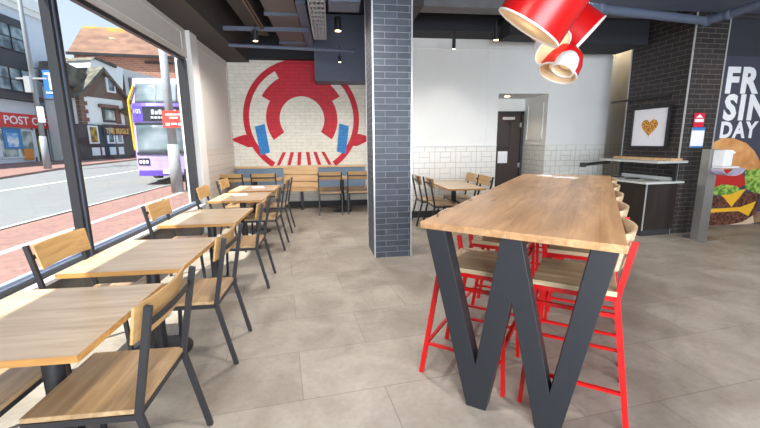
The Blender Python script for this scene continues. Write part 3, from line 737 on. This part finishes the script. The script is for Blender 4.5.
# right side duct and pipes
cthing('ceiling_duct', MB().box(1.8,9.5,3.5,4.75,3.45,3.85).box(2.7,9.5,4.76,5.38,3.30,3.8), DUCT, 'wide slate-blue duct above the bar table and brown pillar', 'duct', kind='structure')
pA = (2.721, 4.59, 3.08); pB = (3.342, 4.741, 3.08); pC = (5.152, 5.06, 3.08); pD = (5.183, 4.763, 3.08); pE = (5.154, 4.329, 3.08)
m = MB().pipe([pA, pB, pC, pD, pE], .055, 14)
for q in (pB, pC, pD): m.ball(q, .07, 14, 8)
o = cthing('ceiling_pipe', m, DUCT, 'blue-grey round pipe bending in front of the brown brick pillar', 'pipe', kind='structure'); autosmooth(o)
cthing('ceiling_duct', MB().box(3.9,5.2,6.1,6.84,3.02,3.5).box(2.95,3.9,6.4,6.84,3.20,3.5), BEAMK, 'black boxed duct above the pale wall between lamps and pillar', 'duct', kind='structure')
# cylinder spotlights
SPOTW = 270
def spot(x, y, z, label, energy=25, r=.035, h=.15, top=3.4, tilt=0):
    t = thing('cylinder_spotlight', label, 'spotlight', (x,y,z), 0, 'black cylinder spotlights')
    MB().tube((0,0,0),(0,0,h),r,n=20).build('can', BLACK, t)
    MB().tube((0,0,h),(0,0,top-z),.008,n=8).build('stem', BLACK, t)
    MB().tube((0,0,-.003),(0,0,.001),r*.82,n=20).build('lamp_face', GLOW, t)
    autosmooth(t.children[0])
    light('spot_lamp', 'SPOT', t, (0,0,-.02), energy, (1,.93,.85), spot=radians(110 if energy < 35 else 155), blend=.8, radius=.05 if energy < 35 else .15)
    return t
spot(-1.18, 6.9, 3.14, 'black cylinder spotlight on the crosswise channel left of the mauve duct', 110, .045, .16)
spot(.16, 6.5, 3.22, 'black cylinder spotlight beside the pale ceiling grille', 130, .055, .20)
spot(.22, 8.2, 3.08, 'small black spotlight in front of the boxed duct over the mural', 22, .03, .12)
spot(2.142, 6.8, 3.052, 'slim black spotlight hanging before the pale wall near the slate pillar', 14, .03, .17)
spot(2.682, 6.3, 3.087, 'black spotlight hanging before the pale wall just left of the red lampshades', 14, .042, .19)
o = MB().lathe([(0,0),(.05,0),(.055,.008),(0,.008)], 20, Matrix.Translation((3.62,7.82,RZ-.009))).build('recessed_downlight', GLOW)
tag(o, 'round recessed downlight in the ceiling of the door recess', 'downlight'); o2 = MB().lathe([(0,0),(.05,0),(.055,.008),(0,.008)], 20, Matrix.Translation((5.9,7.56,3.9))).lathe([(.0,.008),(.05,.008),(.05,.18),(0,.18)], 20, Matrix.Translation((5.9,7.56,3.9))).build('surface_downlight', GLOW)
tag(o2, 'warm downlight on the ceiling in the corner behind the brown brick pillar', 'downlight'); light('corner_lamp', 'SPOT', o2, (5.9,7.56,3.86), 45, (1,.78,.5), spot=radians(140), radius=.06)
light('downlight_lamp', 'SPOT', o, (3.62,7.82,RZ-.02), 12, (1,.85,.65), spot=radians(120), radius=.04)

# pendant lampshades
def pendant(name, c, axis, r0, r1, L, mat, lin, label, dome=False, inner=True, up=4.1, lip=WHITEP, energy=.25, cord=True, arm=None):
    """c: centre of the opening; axis points out of the opening"""
    t = thing(name, label, 'pendant lamp', c, 0, 'clustered pendant lampshades over the bar table')
    q = Vector(axis).normalized().to_track_quat('-Z', 'Y').to_matrix().to_4x4()
    if dome: prof = [(r0,0),(r0,.02),(r0*1.0,L*.45),(r0*.86,L*.75),(r0*.5,L*.95),(.02,L)]
    else: prof = [(r0,0),(r1,L),(.02,L)]
    autosmooth(MB().lathe(prof, 56, q).build('shade', mat, t), 30)
    k = .006
    if dome: pi_ = [(r0-k,0.001),(r0-k,L*.45),(r0*.86-k,L*.74),(r0*.5-k,L*.93),(.02,L-.01)]
    else: pi_ = [(r0-k,0.001),(r1-k,L-.01),(.02,L-.01)]
    autosmooth(MB().lathe(pi_, 56, q).build('lining', lin, t), 30)
    MB().lathe([(r0-.008,-.002),(r0+.003,-.002),(r0+.003,.010),(r0-.008,.010)], 56, q, closed=True).build('rim', lip, t)
    b = q @ Vector((0,0,-.06))
    MB().tube(q @ Vector((0,0,.012 if not dome else .05)), q @ Vector((0,0,.018 if not dome else .056)), r0-.010 if not dome else r0*.55, n=48).build('diffuser', DIFF, t)
    e = q @ Vector((0,0,L)); cord and MB().tube(e, (e.x*1.0, e.y, up-c[2]), .006, n=8).build('cord', WHITEP, t)
    if arm: MB().tube(e, Vector(arm)-Vector(c), .012, n=10).build('arm', WHITEP, t)
    light('bulb_lamp', 'POINT', t, tuple(b), energy, (1,.84,.62), radius=.05)
    return t
RT = Vector((.992,-.124,-.010)); UP = Vector((.033,.183,.983)); FW = Vector((.12,.975,-.186))
def cam_axis(r, u, f): return RT*r + UP*u + FW*f
pendant('drum_lampshade', (1.403, 2.75, 2.274), cam_axis(-.53,-.80,.40), .245, .225, .62, RED, SHADEIN, 'largest red drum lampshade at the front of the cluster, opening to the lower left')
pendant('drum_lampshade', (2.284, 3.45, 2.369), cam_axis(.71,-.69,-.10), .255, .235, .38, RED, SHADEIN, 'red drum lampshade in the cluster seen from its side, opening to the lower right')
pendant('bell_lampshade', (1.875, 3.22, 2.258), cam_axis(.40,-.90,-.50), .16, .12, .10, WHITEP, SHADEIN, 'white lampshade half hidden between the two red drums of the cluster', energy=.12)
pendant('bell_lampshade', (1.975, 3.3, 2.065), cam_axis(-.42,-.90,.0), .165, .13, .26, RED, SHADEIN, 'lowest lampshade of the cluster, red outside with a beige lining', dome=True, energy=.12)
pendant('bell_lampshade', (1.848, 3.02, 2.04), cam_axis(-.50,-.86,-.02), .088, .08, .17, WHITEP, SHADEIN, 'small white lampshade nested in front of the lowest red one', dome=True, energy=.06, cord=False, arm=(2.058, 3.32, 2.227))

# unseen spotlights added around and behind the viewpoint to brighten the room
for (x, y, p, en) in ((.3,-1.2,'above the aisle behind the viewpoint', 110),(2.6,-1.6,'over the open floor behind the viewpoint', 110),(5.2,-.6,'over the open floor far right of the viewpoint', 60),(7.4,1.8,'near the right-hand wall before the burger print', 40),(4.4,2.3,'over the open floor right of the bar table', 80),(.2,1.6,'over the aisle beside the nearest tables', 130),(2.9,4.7,'over the bar table behind the lampshades', 200),(6.3,4.3,'before the burger print', 60),(-.1,4.4,'over the aisle beside the middle tables', 170)):
    spot(x, y, 3.0 if y < 4 else 3.28, 'added unseen black cylinder spotlight '+p, en, .07, .2)

# ------------------------------------------------------------------ exterior: pavement, road, street furniture, buildings
g0 = -.12
PAVE = brick('pink_pavers', (146,110,102), (132,98,92), (112,98,92), .2, .1, .006, rough=.8, bump=.2)
ROAD = plain('asphalt', (116,118,120), .85, noise=.05, nscale=1.5); CURB = plain('kerb_stone', (170,170,168), .8); LINE = plain('road_paint', (190,190,190), .7)
struct('pavement', MB().box(-6.5, XL-.2, -6, 60, g0-.2, g0), PAVE)
struct('pavement_strip', MB().box(-5.15, -4.98, -6, 60, g0, g0+.004), CURB)
struct('kerb', MB().prism([(-6.80,-6),(-6.5,-6),(-6.5,60),(-6.1,60)], g0-.2, g0+.002, 'xy'), CURB)
struct('road', MB().box(-60, -6.5, -6, 120, g0-.3, g0-.10), ROAD)
struct('road_marking', MB().prism([(-12.3,-6),(-12.1,-6),(-12.9,36),(-13.15,36)], g0-.10, g0-.094, 'xy').prism([(-9.2,4),(-9.05,4),(-9.7,12),(-9.85,12)], g0-.1, g0-.094, 'xy'), LINE)
fk = [(-60,-6),(-16.0,-6),(-16.4,10),(-16.951, 21.96),(-19.922, 33.428),(-22.5,60),(-60,90)]
struct('far_pavement', MB().prism(fk, g0-.2, g0+.02, 'xy'), PAVE)
WALLP = plain('white_render', (214,222,232), .8, noise=.03, nscale=2); WALLW = plain('cream_render', (236,238,236), .8, noise=.03, nscale=2)
DKBAY = plain('dark_bay_panel', (48,52,62), .5); GLZ = two_tone('street_glass', (70,86,98), (150,168,176), .8, .12, 3); GLZ2 = two_tone('shop_glass', (120,140,140), (206,214,200), 1.2, .2, 4)
PORED = plain('sign_red', (206,28,24), .5, noise=.02)
# post office building: façade faces the street (plane x = -29.2)
po = thing('post_office_building', 'white building with dark bay windows and a red POST OFFICE shop sign', 'building', (-29.2, 0, g0))
def pz(z): return z-g0
X = 0
yE = 46.692
MB().box(-10, 0, 14, yE, 0, 15.4).build('wall', WALLP, po)
MB().box(-10, .6, 13.6, yE+.3, 14.6, 15.6).box(-10, .35, 13.8, yE+.15, 14.1, 14.6).build('cornice', WALLW, po)
bay = MB().box(0, .5, 16, 43.34, 5.741, 13.111).build('bay', DKBAY, po)
def win(parent, x, y0, y1, z0, z1, nx, nz, mat=GLZ, fm=BLACK, t=.08):
    f = MB(); 
    for i in range(nx+1): yy = y0+(y1-y0)*i/nx; f.box(x, x+.12, yy-t/2, yy+t/2, z0, z1)
    for j in range(nz+1): zz = z0+(z1-z0)*j/nz; f.box(x, x+.12, y0, y1, zz-t/2, zz+t/2)
    o = f.build('window', fm, parent); MB().box(x+.005, x+.05, y0, y1, z0, z1).build('pane', mat, o); return o
ya = [16.4, 20.6, 24.8, 29.0, 33.2, 37.4]
for a in range(6):
    yy0 = ya[a]; yy1 = yy0+3.6 if a < 5 else 42.95
    win(po, .5, yy0, yy1, 6.534, 8.568, 4, 2); win(po, .5, yy0, yy1, 10.166, 12.395, 3, 2)
MB().box(0, 1.0, 16, 43.34, 5.741, 6.182).build('bay_ledge', BLACK, po)
sg = MB().box(.0, .45, 22, 46.344, 3.239, 4.51).build('fascia_sign', PORED, po)
zl = 3.545; yl = 39.13-.4
o = text('lettering', 'POST OFFICE', 1.02, LETTER, sg, (.455, yl, zl), rot=(pi/2,0,pi/2), ext=.02, bold=.012); 
# widen to the span seen on the sign
bpy.context.view_layer.update(); dx = max(v.co.x for v in o.data.vertices)-min(v.co.x for v in o.data.vertices); o.scale.x = (45.881-yl)/dx
MB().box(.46, .5, 45.502, 46.266, 3.032, 4.271).build('round_logo', plain('sign_crimson', (214,40,60), .5), sg)
w0 = win(po, .02, 38.379, 40.314, .5, 3.0, 1, 1, GLZ2, LETTER, .12); w1 = win(po, .02, 40.432, 42.347, .5, 3.0, 1, 1, GLZ2, LETTER, .12)
win(po, .02, 25, 31, .5, 3.0, 3, 1, GLZ2, LETTER, .12); win(po, .02, 31.5, 38.2, .5, 3.0, 3, 1, GLZ2, LETTER, .12)
pb = MB().box(.1, .2, 38.792, 40.825, 1.177+.12, 3.039+.12).build('window_poster', plain('poster_blue', (40,130,200), .5), po)
MB().box(.2, .22, 39.115, 40.353, 1.354+.12, 2.595+.12).build('poster_picture', two_tone('poster_mix', (110,170,220), (230,235,235), 2), po)
MB().box(.1, .2, 40.847, 41.961, 0.101+.12, 1.137+.12).build('window_poster', plain('poster_orange', (240,140,40), .5), po)
MB().box(0, .14, 42.413, 45.136, 0, 3.3).build('doorway', plain('doorway_dark', (58,56,58), .6), po)
MB().box(.14, .2, 42.875, 43.554, .9, 2.2).build('yellow_notice', plain('notice_yellow', (196,200,50), .6), po)
for px in (0,):
    MB().box(.14, .25, 42.413, 42.543, 0, 3.3).build('doorpost', LETTER, po); MB().box(.14, .25, 44.33, 44.692, 0, 3.3).build('doorpost', LETTER, po)
vs = MB().box(0, .3, 44.839, yE, 0, 3.6).build('side_pier', plain('pier_dark', (66,64,66), .6), po)
nb = MB().box(.3, .36, 45.265, 45.92, 0.748+.12, 2.533+.12).build('number_board', LETTER, po)
for k, ch in enumerate('145'):
    text('numeral', ch, 1.15, BLACK, nb, (.365, 45.385, 2.007+.12-k*.62), rot=(pi/2,0,pi/2), ext=.01, sx=.9).scale = (.8,.62,1)
# lamp post on the far pavement with its sign
lp = thing('lamp_post', 'tall grey street lamp post on the far pavement before the post office', 'lamp post', (-19.311, 28.967, -0.12))
MB().tube((0,0,0),(0,0,2.2),.22,.20,n=16).tube((0,0,2.2),(0,0,15),.15,.11,n=16).build('pole', plain('galvanised', (140,146,152), .5), lp, smooth=True)
MB().box(.12,.52,-.3,-.24,3.1,4.1).build('parking_sign', LETTER, lp)
MB().bar((-.9,-.1,5.9),(.9,-.1,5.9),.1,.1).box(-.3,.05,-.4,-.1,5.0,6.0).build('bracket', ALU, lp)
bA = (-20.016, 31.0, 4.776); bB = (-19.076, 31.0, 6.677)
bs = thing('banner_sign', 'blue and white hanging sign on the white building edge', 'sign', (bA[0], 31, bA[2]))
bw, bh = bB[0]-bA[0], bB[2]-bA[2]
MB().box(0, bw, 0, .08, 0, bh).build('board', plain('banner_blue', (40,110,180), .6), bs)
MB().box(.15*bw,.85*bw,-.03,0,.82*bh,.9*bh).box(.4*bw,.6*bw,-.03,0,.3*bh,.82*bh).box(.1*bw,.9*bw,-.03,0,.16*bh,.22*bh).build('mark', LETTER, bs)
MB().bar((-1.2,.04,bh+.1),(bw,.04,bh+.1),.06,.06).bar((-1.2,.04,-.1),(bw,.04,-.1),.06,.06).build('bracket', BLACK, bs)

# pub
pub = thing('pub_building', 'small white gabled pub with a dark shopfront reading THE BUGLE', 'building', (-25.77, 44.688, g0), radians(75))
E = 6.237; ze = 6.507+.12; za = 9.403+.12; dd = 9
MB().box(0, E, 0, dd, 0, ze+.1).build('wall', WALLW, pub)
zl0 = ze-.0
MB().prism([(-.5,ze-.3),(E/2,za),(E+.5,ze-.3),(E+.5,ze-.05),(E/2,za+.45),(-.5,ze-.05)], -.5, dd, 'xz').build('roof', two_tone('slate_roof', (86,84,78), (120,116,104), 1.4, .9, 5), pub)
MB().prism([(0,ze),(E/2,za-.05),(E,ze)], -.05, .3, 'xz').build('gable', plain('gable_brown', (110,92,80), .8), pub)
gw = (3.563, 7.253); gx = (4.773, 8.714)
o = MB().box(gw[0], gx[0], -.2, -.05, gw[1]+.12, gx[1]+.25).build('window', LETTER, pub); MB().box(gw[0]+.25, gx[0]-.25, -.25, -.2, gw[1]+.3, gx[1]+.05).build('pane', GLZ, o)
qb = plain('brown_quoin', (120,92,80), .8)
for k in range(9):
    zz = 3.6+k*.42; MB().box(-.06, .55+.3*(k % 2), -.08, .4, zz, zz+.40).build('quoin', qb, pub)
MB().box(E-.5, E+.02, -.06, .1, 3.6, ze).build('brown_end_strip', qb, pub)
sf = MB().box(-1.106, E+.05, -.35, 0, 0, 3.651+.12-.05).build('shopfront', plain('pub_dark', (38,40,48), .6), pub)
z0_ = 2.652+.12; z1_ = 3.437+.12
MB().box(2.051, E, -.42, -.35, z0_-.15, z1_+.25).build('name_board', plain('name_board', (64,44,42), .6), sf)
o = text('lettering', 'THE BUGLE', .9, plain('gold_letter', (226,184,96), .5), sf, (2.361, -.43, z0_+.05), ext=.02, bold=.02)
bpy.context.view_layer.update(); dx = max(v.co.x for v in o.data.vertices); o.scale.x = (5.631-2.361)/dx; o.scale.y = .9
for (xa, xb) in ((84.5,92),(93.2,97),(107,111.5),(112.5,119)):
    pass
wl = [0.301,1.295,1.551,1.875,2.605,3.43,3.855,4.58]
for i in range(0, 8, 2):
    a, b = wl[i], wl[i+1]
    MB().box(a, b, -.40, -.35, .45, 1.3).build('white_panel', LETTER, sf)
    if i != 2:
        o = MB().box(a-.15, b+.1, -.38, -.35, 1.7, 3.6).build('window', LETTER, sf); MB().box(a+.1, b-.1, -.42, -.38, 1.85, 3.45).build('pane', two_tone('pub_glass', (96,80,40), (186,160,60), 2, .3) if i == 0 else GLZ, o)
c = (2.595, 3.939); c2 = (4.361, 5.475)
o = MB().box(c[0], c2[0], -.15, -.02, c[1]+.12, c2[1]+.12).build('window', BLACK, pub); MB().box(c[0]+.25, c2[0]-.25, -.2, -.15, c[1]+.35, c2[1]-.1).build('pane', GLZ2, o)
MB().box(c[0]-.4, c2[0]+.2, -.5, -.02, c2[1]+.15, c2[1]+.5).build('lintel', qb, pub)
MB().box(c2[0]+.1, c2[0]+.8, -.06, .1, c[1], c2[1]+.2).build('brown_strip', qb, pub)
ha = (5.06, 4.511); MB().ball((ha[0]+.6,-.5,ha[1]+.9), .7, 12, 8, (1.3,.6,.6)).build('hanging_plants', two_tone('hanging_green', (52,70,40), (110,96,70), 3), pub)
# lower wing on the pub's left, set back behind the shopfront
ww = -1.368
MB().box(ww, -.05, .9, 2.6, 0, 7.265+.12).build('side_wing_wall', WALLW, pub)
MB().prism([(a, b+.12) for a, b in ((-1.006, 9.752),(-0.366, 9.733),(1.264, 9.299),(2.636, 8.71),(1.793, 6.732),(0.977, 6.944),(-0.299, 7.575),(-1.343, 7.81))], .6, 2.9, 'xz').build('side_wing_roof', MATS['slate_roof'], pub)
# white and grey building behind
wb = thing('white_gabled_building', 'white gabled building with grey side wall behind the pub', 'building', (-28,58,g0), radians(75))
lp_ = [(-5.25, 6.279),(-4.441, 10.982),(-4.15, 11.853),(-3.813, 12.153),(-2.817, 11.995),(0.803, 11.606),(-1.05, 0.716),(-6.188, 0.832)]
MB().prism([(a, b+.12) for a, b in lp_], 0, 5, 'xz').build('gable_wall', WALLW, wb)
rp_ = [(0.815, 11.673),(9.593, 11.413),(15.422, 11.116),(13.657, 0.384),(-1.05, 0.716)]
MB().prism([(a, b+.12) for a, b in rp_], .3, 9, 'xz').build('side_wall', plain('pale_grey_render', (206,208,206), .8), wb)
MB().prism([(a, b+.12) for a, b in ((-4.466, 11.651),(-3.813, 12.153),(-0.503, 11.818),(-0.57, 11.429),(-3.844, 11.971))], -.3, 5, 'xz').build('roof_edge', MATS['slate_roof'], wb)
c = (1.854, 8.933); c2 = (3.156, 10.597)
o = MB().box(c[0], c2[0], .1, .32, c[1]+.12, c2[1]+.12).build('window', plain('shutter_grey', (100,106,116), .6), wb)
c = (0.62, 7.461); MB().box(c[0], c[0]+.3, .1, .3, 0, 10.961).build('downpipe', BLACK, wb)
# brick hall
hall = thing('brick_hall', 'large red-brick hall with a lichen-stained tiled roof behind the other buildings', 'building', (-34,70,g0), radians(8))
e0 = (-6.343, 15.595); e1 = (7.211, 15.596); r0_ = (-6.248, 21.148); r1_ = (3.952, 21.293)
EX = e1[0]+7
MB().box(e0[0]+.6, EX, 0, 12, 0, e0[1]+.1).build('wall', brick('hall_brick', (160,104,84), (134,88,72), (150,130,118), .9, .3, .05, rough=.9), hall)
ht = r0_[1]+.12; hx = r0_[0]; he = e0[1]+.12
vs = [(e0[0],-.6,he),(EX+.6,-.6,he),(EX+.6,12.6,he),(e0[0],12.6,he),(hx,6,ht),(EX-4,6,ht)]
def hall_roof():
    nt_ = two_tone('tile_roof', (112,86,76), (136,106,90), .5, .9, 7, .35, .6, stretch=(1,1,2))
    nt = nt_.node_tree; N = nt.nodes; L = nt.links; b = N['Principled BSDF']; src = b.inputs['Base Color'].links[0].from_socket
    tc = N.new('ShaderNodeTexCoord'); sp = N.new('ShaderNodeSeparateXYZ'); L.new(tc.outputs['Object'], sp.inputs[0])
    n = N.new('ShaderNodeTexNoise'); n.inputs['Scale'].default_value = .35; n.inputs['Detail'].default_value = 8; L.new(tc.outputs['Object'], n.inputs['Vector'])
    mr = N.new('ShaderNodeMapRange'); mr.inputs['From Min'].default_value = he+2; mr.inputs['From Max'].default_value = ht; L.new(sp.outputs['Z'], mr.inputs['Value'])
    ad = N.new('ShaderNodeMath'); ad.operation = 'MULTIPLY'; L.new(mr.outputs[0], ad.inputs[0]); L.new(n.outputs['Fac'], ad.inputs[1])
    r = N.new('ShaderNodeValToRGB'); r.color_ramp.elements[0].position = .32; r.color_ramp.elements[0].color = (0,0,0,1); r.color_ramp.elements[1].position = .5; L.new(ad.outputs[0], r.inputs['Fac'])
    m = N.new('ShaderNodeMixRGB'); m.inputs['Color2'].default_value = srgb((156,130,62)); L.new(r.outputs['Color'], m.inputs['Fac']); L.new(src, m.inputs['Color1']); L.new(m.outputs['Color'], b.inputs['Base Color'])
    return nt_
MB().add(vs, [(0,1,5,4),(1,2,5),(2,3,4,5),(3,0,4),(0,3,2,1)]).build('roof', hall_roof(), hall)
MB().box(e0[0]-.1, EX, -.9, -.55, he-.35, he+.05).build('gutter', BLACK, hall)
MB().box(4.16, 5.192+4, -.3, 0, 14.545, 14.701+.2).build('ledge', BLACK, hall)

# bus
PUR = plain('bus_lilac', (176,158,214), .35, noise=.02); PURD = plain('bus_purple', (90,66,170), .35, noise=.02); YEL = plain('bus_yellow', (222,180,16), .4, noise=.02)
BGL = two_tone('bus_glass', (80,96,104), (140,152,160), .7, .08, 3)
BLK = plain('bus_black', (40,42,54), .3)
bus = thing('double_decker_bus', 'lilac and yellow double-decker bus facing the window behind the street pole', 'bus', (-8.09, 17.095, -0.12), radians(8))
BW = 2.5
def bprof(z):  # front face y offset: raked windscreen
    return .0 if z < 1.1 else (.0+.10*(z-1.1) if z < 2.3 else .12+.02*(z-2.3) if z < 3.0 else .14+.42*(z-3.0))
def slab(z0, z1, x0, x1, off=0.0, t=.12, n=6, name='', mat=None, bulge=.28):
    """piece of the curved front between two heights"""
    mb = MB(); nx = 14; vs = []; fs = []
    for s in (0, 1):
        for j in range(n+1):
            z = z0+(z1-z0)*j/n
            for i in range(nx+1):
                x = x0+(x1-x0)*i/nx; k = (x-BW/2)/(BW/2)
                vs.append((x, bprof(z)+bulge*abs(k)**3-off+(t if s else 0), z))
    W = nx+1; N_ = W*(n+1)
    for j in range(n):
        for i in range(nx):
            a = j*W+i; fs.append((a,a+1,a+W+1,a+W)); fs.append((N_+a,N_+a+W,N_+a+W+1,N_+a+1))
    for i in range(nx): fs.append((i,N_+i,N_+i+1,i+1)); a = n*W+i; fs.append((a,a+1,N_+a+1,N_+a))
    for j in range(n): a = j*W; fs.append((a,a+W,N_+a+W,N_+a)); a += nx; fs.append((a,N_+a,N_+a+W,a+W))
    return mb.add(vs, fs)
body = MB().box(.0, BW, .85, 10.2, .30, 4.15).build('body', PUR, bus, bevel=.12)
slab(.28, 4.12, 0, BW, 0, .7, 24).build('front_shell', PUR, bus, smooth=True)
slab(1.20, 2.30, .10, BW-.1, .03, .05).build('windscreen', BGL, bus, smooth=True)
slab(1.12, 1.22, .05, BW-.05, .035, .05).build('windscreen_surround', BLK, bus)
slab(2.28, 2.36, .05, BW-.05, .035, .05).build('windscreen_surround', BLK, bus)
slab(2.42, 3.02, .25, BW-.25, .03, .05).build('destination_panel', BLK, bus)
slab(2.40, 3.10, .02, .42, .035, .05).build('purple_corner', PURD, bus)
slab(2.98, 3.12, .05, BW-.05, .04, .05).build('purple_band', PURD, bus)
slab(3.14, 3.90, .14, BW-.14, .02, .05).build('upper_window', BGL, bus, smooth=True)
for x in (.88, 1.62): slab(3.14, 3.90, x, x+.04, .035, .05).build('window_post', BLK, bus)
slab(.28, .50, .05, 1.1, .02, .05).build('purple_skirt', PURD, bus)
slab(.36, .52, .95, 1.55, .04, .05).build('number_plate', LETTER, bus)
for x0, x1 in ((.06,.50),(BW-.5,BW-.06)):
    h = slab(.72, .98, x0, x1, .03, .05).build('headlamp_housing', BLK, bus)
    for k in range(3): slab(.78, .90, x0+.06+.13*k, x0+.15+.13*k, .045, .03, 2).build('headlamp', LETTER, h)
text('route_number', '105', .24, LETTER, bus, (.08,.20,2.72), ext=.01, sx=.8)
m = MB()
for k in range(9): m.box(.75+.13*k, .84+.13*k, .06, .10, 2.68, 2.86-.05*(k % 2))
for k in range(11): m.box(.72+.12*k, .80+.12*k, .06, .10, 2.52, 2.60)
m.build('display_text', LETTER, bus)
MB().box(-.03, .04, .75, 1.7, 1.0, 3.2).box(-.03,.06,.78,10.1,.5,1.5).build('yellow_side', YEL, bus, bevel=.02)
MB().tube((-.05,.42,1.3),(-.09,.44,3.2),.045).tube((-.09,.44,3.2),(.1,.6,3.8),.045).box(-.04,.02,.6,10,.4,1.3).build('yellow_mirror_arm', YEL, bus)
MB().box(.05,BW-.05,.9,10,3.2,3.85).build('side_windows', BGL, bus).scale = (1.02,1,1)
for x in (.15, BW-.15):
    for y in (2.4, 7.6): MB().tube((x-.14,y,.48),(x+.14,y,.48),.48,n=28).build('wheel', BLK, bus)

bus.scale = (1.07,1.05,1.05)
# street pole in front of the bus with its notice
sp_ = thing('street_pole', 'thick pale street pole on the near pavement in front of the bus', 'pole', (-5.24,13.72,g0))
MB().tube((0,0,0),(0,0,1.6),.19,.17,n=24).tube((0,0,1.6),(0,0,5.05),.135,.115,n=24).build('pole', plain('pole_grey', (150,154,158), .6, noise=.1, nscale=4), sp_, smooth=True)
MB().bar((0,-.1,4.92),(-1.05,-.1,5.25),.05,.06).build('arm', ALU, sp_)
MB().box(.16,.62,.3,.6,0,.75).build('base_box', plain('dark_box', (70,74,78), .6), sp_)
pn = thing('red_notice', 'red notice board with white print strapped to the street pole', 'notice', (-5.06,13.55,g0+2.40))
MB().box(-.34,.36,-.03,0,-.27,.27).build('board', plain('notice_red', (226,66,56), .5), pn)
MB().box(-.24,.26,-.04,-.03,.12,.17).box(-.12,.14,-.04,-.03,.02,.07).box(-.25,-.13,-.04,-.03,-.20,-.12).box(.13,.27,-.04,-.03,-.20,-.12).box(-.08,.09,-.04,-.03,-.18,-.12).build('print', LETTER, pn)


# ------------------------------------------------------------------ light
w = D.worlds.new('sky'); SC.world = w; w.use_nodes = True; nt = w.node_tree; N = nt.nodes; L = nt.links
bg = N['Background']; tc = N.new('ShaderNodeTexCoord'); sp = N.new('ShaderNodeSeparateXYZ'); L.new(tc.outputs['Generated'], sp.inputs[0])
r = N.new('ShaderNodeValToRGB'); e = r.color_ramp.elements; e[0].position = .0; e[0].color = srgb((232,240,248)); e[1].position = .6; e[1].color = srgb((172,204,240))
L.new(sp.outputs['Z'], r.inputs['Fac']); L.new(r.outputs['Color'], bg.inputs['Color']); bg.inputs['Strength'].default_value = .85
sun = D.lights.new('sun', 'SUN'); sun.energy = 9.0; sun.angle = radians(.8); sun.color = (1,.95,.86)
so = D.objects.new('sun', sun); COL.objects.link(so)
so.rotation_euler = Vector((.50,.62,-1.25)).to_track_quat('-Z','Y').to_euler()

# ------------------------------------------------------------------ camera
cam = D.cameras.new('camera'); co = D.objects.new('camera', cam); COL.objects.link(co); SC.camera = co
cam.sensor_width = 36; cam.lens = 36*383.4/760; cam.clip_end = 500; cam.clip_start = .05
Pp, Rr, Yw = radians(10.70), radians(-.58), radians(6.99)
fw = Vector((0,cos(Pp),-sin(Pp))); rt = Vector((1,0,0)); upv = Vector((0,sin(Pp),cos(Pp)))
ax = rt*cos(Rr)+upv*sin(Rr); ay = upv*cos(Rr)-rt*sin(Rr)
M3 = Matrix((ax, ay, -fw)).transposed()
M3 = Matrix.Rotation(-Yw, 3, 'Z') @ M3
co.matrix_world = Matrix.Translation((0,0,1.5)) @ M3.to_4x4()
SC.view_settings.view_transform = 'Standard'; SC.view_settings.look = 'None'; SC.view_settings.gamma = 1; SC.view_settings.use_curve_mapping = False
SC.view_settings.exposure = 0.55
